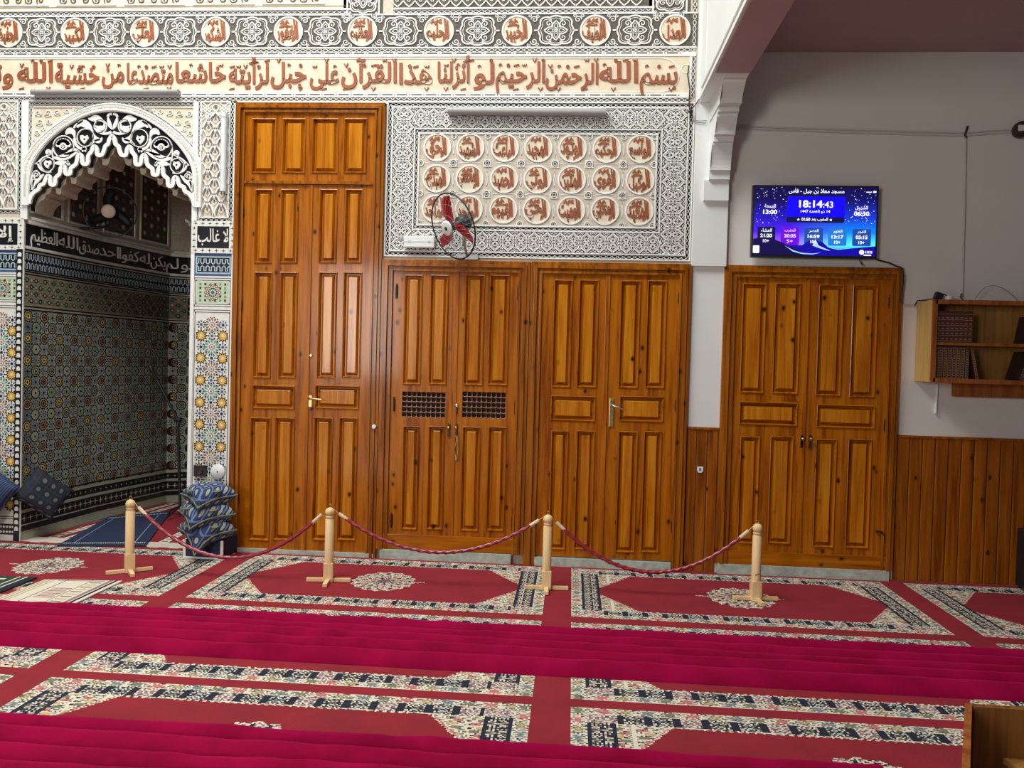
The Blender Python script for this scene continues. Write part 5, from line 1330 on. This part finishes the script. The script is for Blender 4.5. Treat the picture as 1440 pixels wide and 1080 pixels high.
book(x+.001, zl_, .024, hb-.01, label='plain dark book between the gilt-tooled row and the leaning book', mat=BOOK2, kind=1, grp='gilt-tooled books on the lower shelf')
book(x+.075, zl_+.003, .020, hb-.002, tilt=-.20, label='gilt-edged book leaning left against the row on the lower shelf', kind=1, grp='gilt-tooled books on the lower shelf')
xr_ = W(1423, 535, -.15)[0]
book(xr_+.01, zl_+.006, .045, hb-.02, d=.19, tilt=.28, label='large dark book leaning right on the lower shelf at the picture edge', mat=BOOK2, kind=1, grp='dark books at the right of the shelf', yb=-.03)
book(xr_+.06, zm_+.014, .045, hb-.03, d=.17, tilt=.18, label='dark book leaning in the right of the upper shelf', mat=BOOK2, kind=1, grp='dark books at the right of the shelf', yb=-.03)
# things lying on the shelf
x, z = W(1318, 413, -.15)
ad = empty('power_adapter', (x, -.15, zt_), label='black power adapter with its lead on top of the shelf', cat='adapter')
bm = bmesh.new(); box_bm(bm, -.026, .026, -.022, .022, .001, .050, .008); bmesh.ops.rotate(bm, verts=bm.verts, cent=(0, 0, 0), matrix=Matrix.Rotation(.35, 3, 'Y')); bmesh.ops.translate(bm, verts=bm.verts, vec=(0, 0, .008)); from_bm('body', bm, BLKP, ad, local=True)
x1_ = W(1291, 424, -.1)[0]
tube('lead', [(x-.02, -.15, zt_+.012), (x-.06, -.14, zt_+.006), (x1_+.03, -.12, zt_+.005), (x1_-.005, -.10, zt_+.002), (x1_-.012, -.08, zt_-.03)], .005, BLKP, ad)
tube('lead', [(x+.02, -.14, zt_+.045), (x+.05, -.14, zt_+.047), (x+.08, -.13, zt_+.035), (x+.105, -.13, zt_+.006)], .004, BLKP, ad)
pl = empty('white_plug', (x+.062, -.19, zt_), label='small white plug on the shelf top beside the black adapter', cat='plug')
bm = bmesh.new(); lathe_bm(bm, [(.022, 0), (.026, .012), (.024, .026), (.012, .034), (.001, .036)], seg=16); from_bm('body', bm, WHTP, pl, local=True); bm = bmesh.new(); tube_bm(bm, [(0, .02, .015), (.02, .06, .008), (.05, .09, .005)], .003, 6); from_bm('lead', bm, WHTP, pl, local=True)
def cable(name, pts, r, mat, label, y=-.012): return props(tube(name, [(*W(a, b, y)[:1], y, W(a, b, y)[1]) for a, b in pts], r, mat), label, 'cable')
cable('arched_wire', [(1371, 421), (1378, 411), (1387, 403), (1398, 401), (1410, 405), (1421, 413), (1433, 424)], .0022, METAL, 'thin grey wire arching above the shelf', -.13)
cable('shelf_hook', [(1353, 417), (1352, 412), (1350, 417), (1354, 422)], .004, BLKP, 'short black hook of wire on the shelf top under the white conduit', -.05)
cable('conduit', [(1358, 190), (1357, 260), (1355, 340), (1353, 417)], .008, CABLE_W, 'upright pale conduit running down the right wall to the shelf')
cable('twin_wire', [(1022, 176.5), (1100, 180), (1200, 183), (1290, 186), (1358, 187), (1400, 184), (1434, 182)], .005, CABLE_W, 'pale wire running across the right wall above the television')
cable('second_wire', [(1022, 180.5), (1100, 183.5), (1200, 187), (1290, 190), (1358, 191), (1400, 188), (1434, 186)], .004, CABLE_W, 'pale wire just below the other one on the right wall')
cable('wire_clip', [(1361, 177), (1359, 183), (1357, 189), (1359, 194)], .007, IRON, 'small dark clip where the wires meet the conduit', -.018)
cable('screen_lead', [(1224, 361), (1236, 366), (1250, 369.5), (1260, 374), (1267, 376), (1270, 386), (1270, 398), (1268, 412), (1267, 426)], .006, BLKP, 'black lead running from the television down the last door frame', -.056)
cable('short_lead', [(1210, 360), (1209, 367), (1213, 373)], .004, BLKP, 'short black lead hanging below the television', -.05)
cable('branch_conduit', [(1268, 429.5), (1280, 429.8), (1291, 430)], .008, CABLE_W, 'short pale conduit between the last door and the shelf')
cable('hanging_conduit', [(1318, 540), (1317, 560), (1315.5, 581)], .010, WHTP, 'short white tube hanging below the shelf')
x, z = W(1441, 180, -.08); sc_ = empty('security_camera', (x, -.06, z), label='round dark-rimmed camera on the right wall at the picture edge', cat='camera')
lathe('body', [(.05, -.001), (.058, -.03), (.055, -.07), (.035, -.09), (.001, -.095)], IRON, sc_, 'Y', (x, 0, z), 20); box('face_plate', x-.045, x+.045, -.094, -.08, z-.022, z+.018, WHTP, sc_, bev=.004)
wl = empty('loose_wire', (.83, -.05, 3.3), label='tangle of dark wires at the corner of the pilaster', cat='wire')
def wp_(x, y, Y=-.05): a = W(x, y, Y); return (a[0], Y, a[1])
tube('strand', [wp_(984, 139), wp_(978, 147), wp_(973, 153), wp_(970, 158), wp_(974, 163)], .004, IRON, wl, 6); tube('strand', [wp_(969, 92, -.02), wp_(967, 105, -.02), wp_(970, 125, -.02), wp_(969, 148, -.02), wp_(972, 168, -.02)], .005, IRON, wl, 6)
tube('strand', [wp_(973, 169), wp_(983, 170), wp_(994, 169.5)], .0025, METAL, wl, 6); tube('strand', [wp_(973, 170), wp_(984, 172.5), wp_(992, 173)], .0025, METAL, wl, 6)
lathe('tape_knot', [(.001, -.012), (.014, -.008), (.018, 0), (.014, .010), (.001, .014)], IRON, wl, 'Z', wp_(971, 157), 12)

# black case at the right edge
x = W(1432, 745, -.2)[0]+.07; z1 = W(1436, 747, -.2)[1]
bc = empty('black_case', (x+.16, -.17, 0), label='black upright case on the floor at the right edge of the picture', cat='case')
box('body', x, x+.32, -.30, -.05, .012, z1, BLKP, bc, bev=.018); tube('handle', [(x+.02, -.17, z1), (x+.03, -.17, z1+.03), (x+.14, -.17, z1+.035), (x+.16, -.17, z1)], .008, BLKP, bc)
for q in (.04, .26): lathe('wheel', [(.001, -.012), (.024, -.010), (.024, .010), (.001, .012)], IRON, bc, 'Y', (x+q, -.30, .026), 14)
box('zip', x-.002, x+.004, -.29, -.26, .05, .16, METAL, bc, bev=.002)

# ------------------------------------------------------------------ cushions, stool, microphone, rugs
def cushion_mat(name, base, line, dot, k=13., ribs=False):
    def b(nt, p):
        tc = N(nt, 'ShaderNodeTexCoord'); sp_ = N(nt, 'ShaderNodeSeparateXYZ'); nt.links.new(tc.outputs['Object'], sp_.inputs[0])
        def math_(op, a, b_=None, v=None):
            n = N(nt, 'ShaderNodeMath', operation=op); nt.links.new(a, n.inputs[0])
            if b_ is not None: nt.links.new(b_, n.inputs[1])
            if v is not None: n.inputs[1].default_value = v
            return n.outputs[0]
        zz = math_('MULTIPLY', sp_.outputs[2], v=(.0 if ribs else .9)); us = math_('MULTIPLY', math_('ADD', sp_.outputs[0], zz), v=k); vs = math_('MULTIPLY', math_('ADD', sp_.outputs[1], zz), v=k)
        if ribs: us = math_('MULTIPLY', us, v=3.2)
        fu = math_('FRACT', us); fv = math_('FRACT', vs)
        lu = math_('LESS_THAN', fu, v=.16 if not ribs else .30); lv = math_('LESS_THAN', fv, v=.12)
        ln = math_('MAXIMUM', lu, lv) if not ribs else lu
        du = math_('SUBTRACT', fu, v=.55); dv = math_('SUBTRACT', fv, v=.55)
        d = math_('ADD', math_('MULTIPLY', du, du), math_('MULTIPLY', dv, dv)); dt = math_('LESS_THAN', d, v=.045)
        m1 = N(nt, 'ShaderNodeMix', data_type='RGBA'); nt.links.new(ln, m1.inputs[0]); m1.inputs[6].default_value = (*base, 1); m1.inputs[7].default_value = (*line, 1)
        out = m1.outputs[2]
        if not ribs:
            m2 = N(nt, 'ShaderNodeMix', data_type='RGBA'); nt.links.new(dt, m2.inputs[0]); nt.links.new(out, m2.inputs[6]); m2.inputs[7].default_value = (*dot, 1); out = m2.outputs[2]
        nt.links.new(out, p.inputs['Base Color']); p.inputs['Roughness'].default_value = .85
    return mk(name, b)
CU1 = cushion_mat('blue_lattice_cloth', (.020, .032, .095), (.11, .17, .32), (.30, .31, .24), 15.)
CU2 = cushion_mat('dark_dotted_cloth', (.012, .014, .022), (.020, .025, .045), (.12, .12, .11), 13.)
CU3 = cushion_mat('ribbed_navy_cloth', (.010, .020, .060), (.055, .085, .18), (.4, .4, .4), 18., True)
OLV = plain('olive_cloth', (.15, .155, .085), .8, .25, 25)
def pillow(name, loc, rot, w, h, th, mat, label, grp=None, droop=0., band=None, seed=1):
    o = empty(name, loc, label=label, cat='cushion', group=grp); o.rotation_euler = rot
    n = 22; bm = bmesh.new(); rg = random.Random(seed); gr = {}
    for sd in (1, -1):
        for i in range(n+1):
            for j in range(n+1):
                u, v = 2*i/n-1, 2*j/n-1; e = max(0, (1-u**4)*(1-v**4))**.42
                pin = 1-.07*(1-u*u)*(v*v)-.0; pin2 = 1-.07*(1-v*v)*(u*u)
                z = sd*th/2*e*(1+.05*math.sin(5*u+seed)*math.sin(4*v+sd)); 
                z -= droop*max(0, (u+v)/2-.35)**2*1.6
                if (i in (0, n) or j in (0, n)) and sd == -1: gr[(sd, i, j)] = gr[(1, i, j)]; continue
                gr[(sd, i, j)] = bm.verts.new((u*w/2*pin2, v*h/2*pin, z))
    for sd in (1, -1):
        for i in range(n):
            for j in range(n):
                q = [gr[(sd, i, j)], gr[(sd, i+1, j)], gr[(sd, i+1, j+1)], gr[(sd, i, j+1)]]
                f_ = bm.faces.new(q if sd == 1 else q[::-1]); f_.smooth = True
    from_bm('cover', bm, mat, o, local=True)
    bm = bmesh.new(); P = []
    for s_ in range(4*n):
        k, i = divmod(s_, n); i_, j_ = ((i, 0), (n, i), (n-i, n), (0, n-i))[k]; u, v = 2*i_/n-1, 2*j_/n-1
        P.append((u*w/2*(1-.07*(1-v*v)*(u*u)), v*h/2*(1-.07*(1-u*u)*(v*v)), -droop*max(0, (u+v)/2-.35)**2*1.6))
    tube_bm(bm, P+[P[0]], .006, 6, caps=False); from_bm('piping', bm, band or mat, o, local=True)
    return o
cxm = -2.645; cym = -.26
lb = empty('low_stool', (cxm, -.17, 0), label='low navy stool with pale corner trims under the cushions by the pier', cat='stool')
box('body', cxm-.145, cxm+.145, -.30, -.03, .012, .135, NAVY, lb, bev=.006)
for xx in (cxm-.150, cxm+.130): box('corner_trim', xx, xx+.020, -.306, -.294, .003, .140, WHTP, lb, bev=.002)
box('bottom_trim', cxm-.150, cxm+.150, -.308, -.29, .003, .016, WHTP, lb)
for i, (z, s_, dr, rz, lab) in enumerate(((.205, .315, .13, .03, 'lowest of the three blue lattice cushions, its corner drooping over the stool'), (.325, .325, .06, -.08, 'middle one of the three stacked blue lattice cushions'), (.455, .300, .05, .05, 'topmost of the three stacked blue lattice cushions'))):
    q = pillow('floor_cushion', (cxm+(.006, -.008, .0)[i], cym+.02*i, z+.006), (.16-.02*i, 0, 0), s_, s_, .150, CU1, lab, 'blue cushions stacked by the tiled pier', 0, OLV, i+1)
    q.rotation_euler = (Matrix.Rotation(.10, 3, 'X') @ Matrix.Rotation(-3*PI/4+rz, 3, 'Z')).to_euler()
    for ch in q.children:
        for v in ch.data.vertices:
            u = v.co.x/(s_/2); w_ = v.co.y/(s_/2); v.co.z -= dr*max(0, (u+w_)/2-.25)**2*1.7
    bm = bmesh.new()
    for g in (1, -1): pass
    for (u, w_) in ((.43, -.02), (-.02, .43)):
        lathe_bm(bm, [(.030, 0), (.032, .004), (.016, .006)], 'Z', (u*s_, w_*s_, .048), 14)
    from_bm('embroidered_rosette', bm, OLV, q, local=True)
# cushion leaning in the niche and the big one against the left pier
x, z = W(62, 694, .10)
q = pillow('floor_cushion', (x+.0, .10, z+.0), (0, 0, 0), .28, .34, .11, CU2, 'dark dotted cushion standing on a corner inside the niche', None, 0, None, 5)
q.rotation_euler = (Matrix.Rotation(.95, 3, 'Z') @ Matrix.Rotation(PI/2-.12, 3, 'X') @ Matrix.Rotation(PI/4+.1, 3, 'Z')).to_euler()
x, z = W(-8, 692, -.12)
q = pillow('floor_cushion', (x-.11, -.11, .37), (0, 0, 0), .42, .46, .12, CU3, 'large navy ribbed cushion leaning on the left pier, cut by the picture edge', None, 0, None, 7)
q.rotation_euler = (Matrix.Rotation(PI/2-.12, 3, 'X') @ Matrix.Rotation(-.62, 3, 'Z')).to_euler()
dm = Relief()
for r_, m in ((.052, 0), (.042, 1), (.034, 0), (.022, 1), (.012, 0)): dm.poly([(r_, 0), (0, r_*1.15), (-r_, 0), (0, -r_*1.15)], .0004*(6-r_*60), m)
hv, hf, hm = dm.arr()
for (u, v) in ((.10, -.13), (-.10, .04)):
    me = bpy.data.meshes.new('woven_diamond'); zz = .060*(max(0, (1-(u/.21)**4)*(1-(v/.23)**4)))**.42
    me.from_pydata([(a*.9+u, b*.9+v, zz+.005+c) for a, b, c in hv.tolist()], [], hf)
    for m in (IVORY, NAVY): me.materials.append(m)
    me.polygons.foreach_set('material_index', np.array(hm, dtype=np.int32)); link('woven_diamond', me, q, local=True)
# microphone stand
mxb, myb = -3.42, 1.20
_k = W(250, 590, myb); _b = W(254, 700, myb)
mxb = _b[0]; ms = empty('microphone_stand', (mxb, myb, 0), label='thin black boom microphone stand inside the niche', cat='stand')
tube('pole', [(mxb, myb, .02), (_k[0], myb, _k[1])], .014, BLKP, ms)
_m = W(211, 515, myb-.05); tube('boom_arm', [(_k[0]+.03, myb, _k[1]-.05), (_k[0], myb, _k[1]), (_m[0], myb-.05, _m[1])], .013, BLKP, ms)
lathe('clamp_knob', [(.02, -.03), (.024, 0), (.02, .03)], BLKP, ms, 'X', (_k[0], myb, _k[1]), 12)
d_ = Vector((_m[0]-_k[0], -.05, _m[1]-_k[1])).normalized(); p0 = Vector((_m[0], myb-.05, _m[1]))
tube('microphone', [p0-d_*.14, p0-d_*.06, p0-d_*.05, p0, p0+d_*.015], [.013, .016, .022, .022, .008], BLKP, ms, 12)
for k in range(3):
    a = .4+2*PI*k/3; tube('leg', [(mxb, myb, .10), (mxb+.20*math.cos(a), myb+.20*math.sin(a), .022)], .008, BLKP, ms)
# two loose rugs at the left, tucked under the runner
st = [(0, 1, 0, 1, C_CREAM, 0)] + [(s0, s0+w_, 0, 1, m, .0005) for s0, w_, m in ((.02, .03, C_OCH), (.08, .015, C_OLIVE), (.13, .02, C_OCH), (.30, .012, C_NAVY), (.62, .012, C_OLIVE), (.84, .05, C_MAUVE), (.91, .04, C_NAVY))]
st += [(.36+.0*k, .60, .35+.05*k, .37+.05*k, C_ROSE if k % 2 else C_MAUVE, .0008) for k in range(8)] + [(.66, .80, .1+.09*k, .13+.09*k, C_OCH if k % 2 else C_OLIVE, .0008) for k in range(9)] + [(.2, .8, .03, .05, C_OLIVE, .0008)]
rug('prayer_rug', [G(63, 817), G(172, 819), (G(172, 819)[0], -1.56), (G(63, 817)[0], -1.56)], .003, .008, st, label='cream prayer rug with mauve stripes, tucked under the crimson runner', cat='rug')
C_DG = plain('rug_dark_green', (.02, .045, .025), .95, .3, 60)
st = [(0, 1, 0, 1, C_DG, 0)] + [(s0, s0+.02, 0, 1, C_CREAM, .0005) for s0 in (.80, .88)] + [(.1+.11*k, .17+.11*k, .1+.13*j, .15+.13*j, C_CREAM, .0008) for k in range(6) for j in range(6)] + [(.90, 1., 0, 1, C_NAVY, .0004)]
x_ = G(58, 814)[0]
rug('prayer_rug', [(x_-.60, -1.02), (x_-.02, -1.0), (x_-.02, -1.56), (x_-.60, -1.56)], .003, .010, st, label='dark green prayer rug with cream figures at the left edge', cat='rug')
bpy.data.objects['prayer_rug'].location.z += 0

# low open-topped wooden stand at the bottom right
zt2 = .42; A0 = G(1357, 988, zt2); A1 = G(1352, 1085, zt2); L0 = Vector((*A0, 0)); L1 = Vector((*A1, 0)); dr_ = (L1-L0).normalized(); L1 = L0+dr_*.52; ns_ = Vector((-dr_.y, dr_.x, 0)) if -dr_.y > 0 else Vector((dr_.y, -dr_.x, 0))
lc = empty('low_stand', (L0.x+.3, L0.y-.2, .0), label='open-topped low wooden stand in the bottom right corner', cat='stand')
def slab(name, P, z0, z1, mat, zs=None):
    bm = bmesh.new(); lo = [bm.verts.new((p.x, p.y, z0 if zs is None else zs[i]-(z1-z0))) for i, p in enumerate(P)]; hi = [bm.verts.new((p.x, p.y, z1 if zs is None else zs[i])) for i, p in enumerate(P)]
    bm.faces.new(lo[::-1]); bm.faces.new(hi)
    for i in range(len(P)): bm.faces.new((lo[i], lo[(i+1) % len(P)], hi[(i+1) % len(P)], hi[i]))
    bmesh.ops.recalc_face_normals(bm, faces=bm.faces[:]); return from_bm(name, bm, mat, lc)
rt = Vector((1, -.02, 0)); B0 = L0+rt*.62
slab('side_panel', [L0, L1, L1+ns_*.020, L0+ns_*.020], .062, zt2, EDGE_W)
slab('back_panel', [L0+ns_*.001, B0, B0-Vector((0, .018, 0)), L0+ns_*.02-Vector((0, .018, 0))], .062, zt2-.002, VENEER)
slab('side_panel', [B0, B0+Vector((0, -.52, 0)), B0+Vector((.018, -.52, 0)), B0+Vector((.018, 0, 0))], .062, zt2, VENEER)
slab('bottom_board', [L0+ns_*.02-Vector((0, .02, 0)), B0-Vector((0, .02, 0)), B0+Vector((0, -.52, 0)), L1+ns_*.02], .075, .093, VENEER)
for p in (L0+Vector((.05, -.05, 0)), B0+Vector((-.05, -.05, 0)), L1+Vector((.06, .05, 0)), B0+Vector((-.05, -.46, 0))): slab('foot', [p+Vector((-.02, -.02, 0)), p+Vector((.02, -.02, 0)), p+Vector((.02, .02, 0)), p+Vector((-.02, .02, 0))], .001, .062, VENEER)
def gv(x, y, z): q = G(x, y, z); return Vector((q[0], q[1], 0))
p0, p1 = gv(1376, 1041, .27), gv(1445, 1090, .25)
slab('inner_shelf', [p0, p1, Vector((B0.x-.003, p1.y, 0)), Vector((B0.x-.003, p0.y, 0))], 0, .018, VEN_M, [.27, .25, .25, .27])
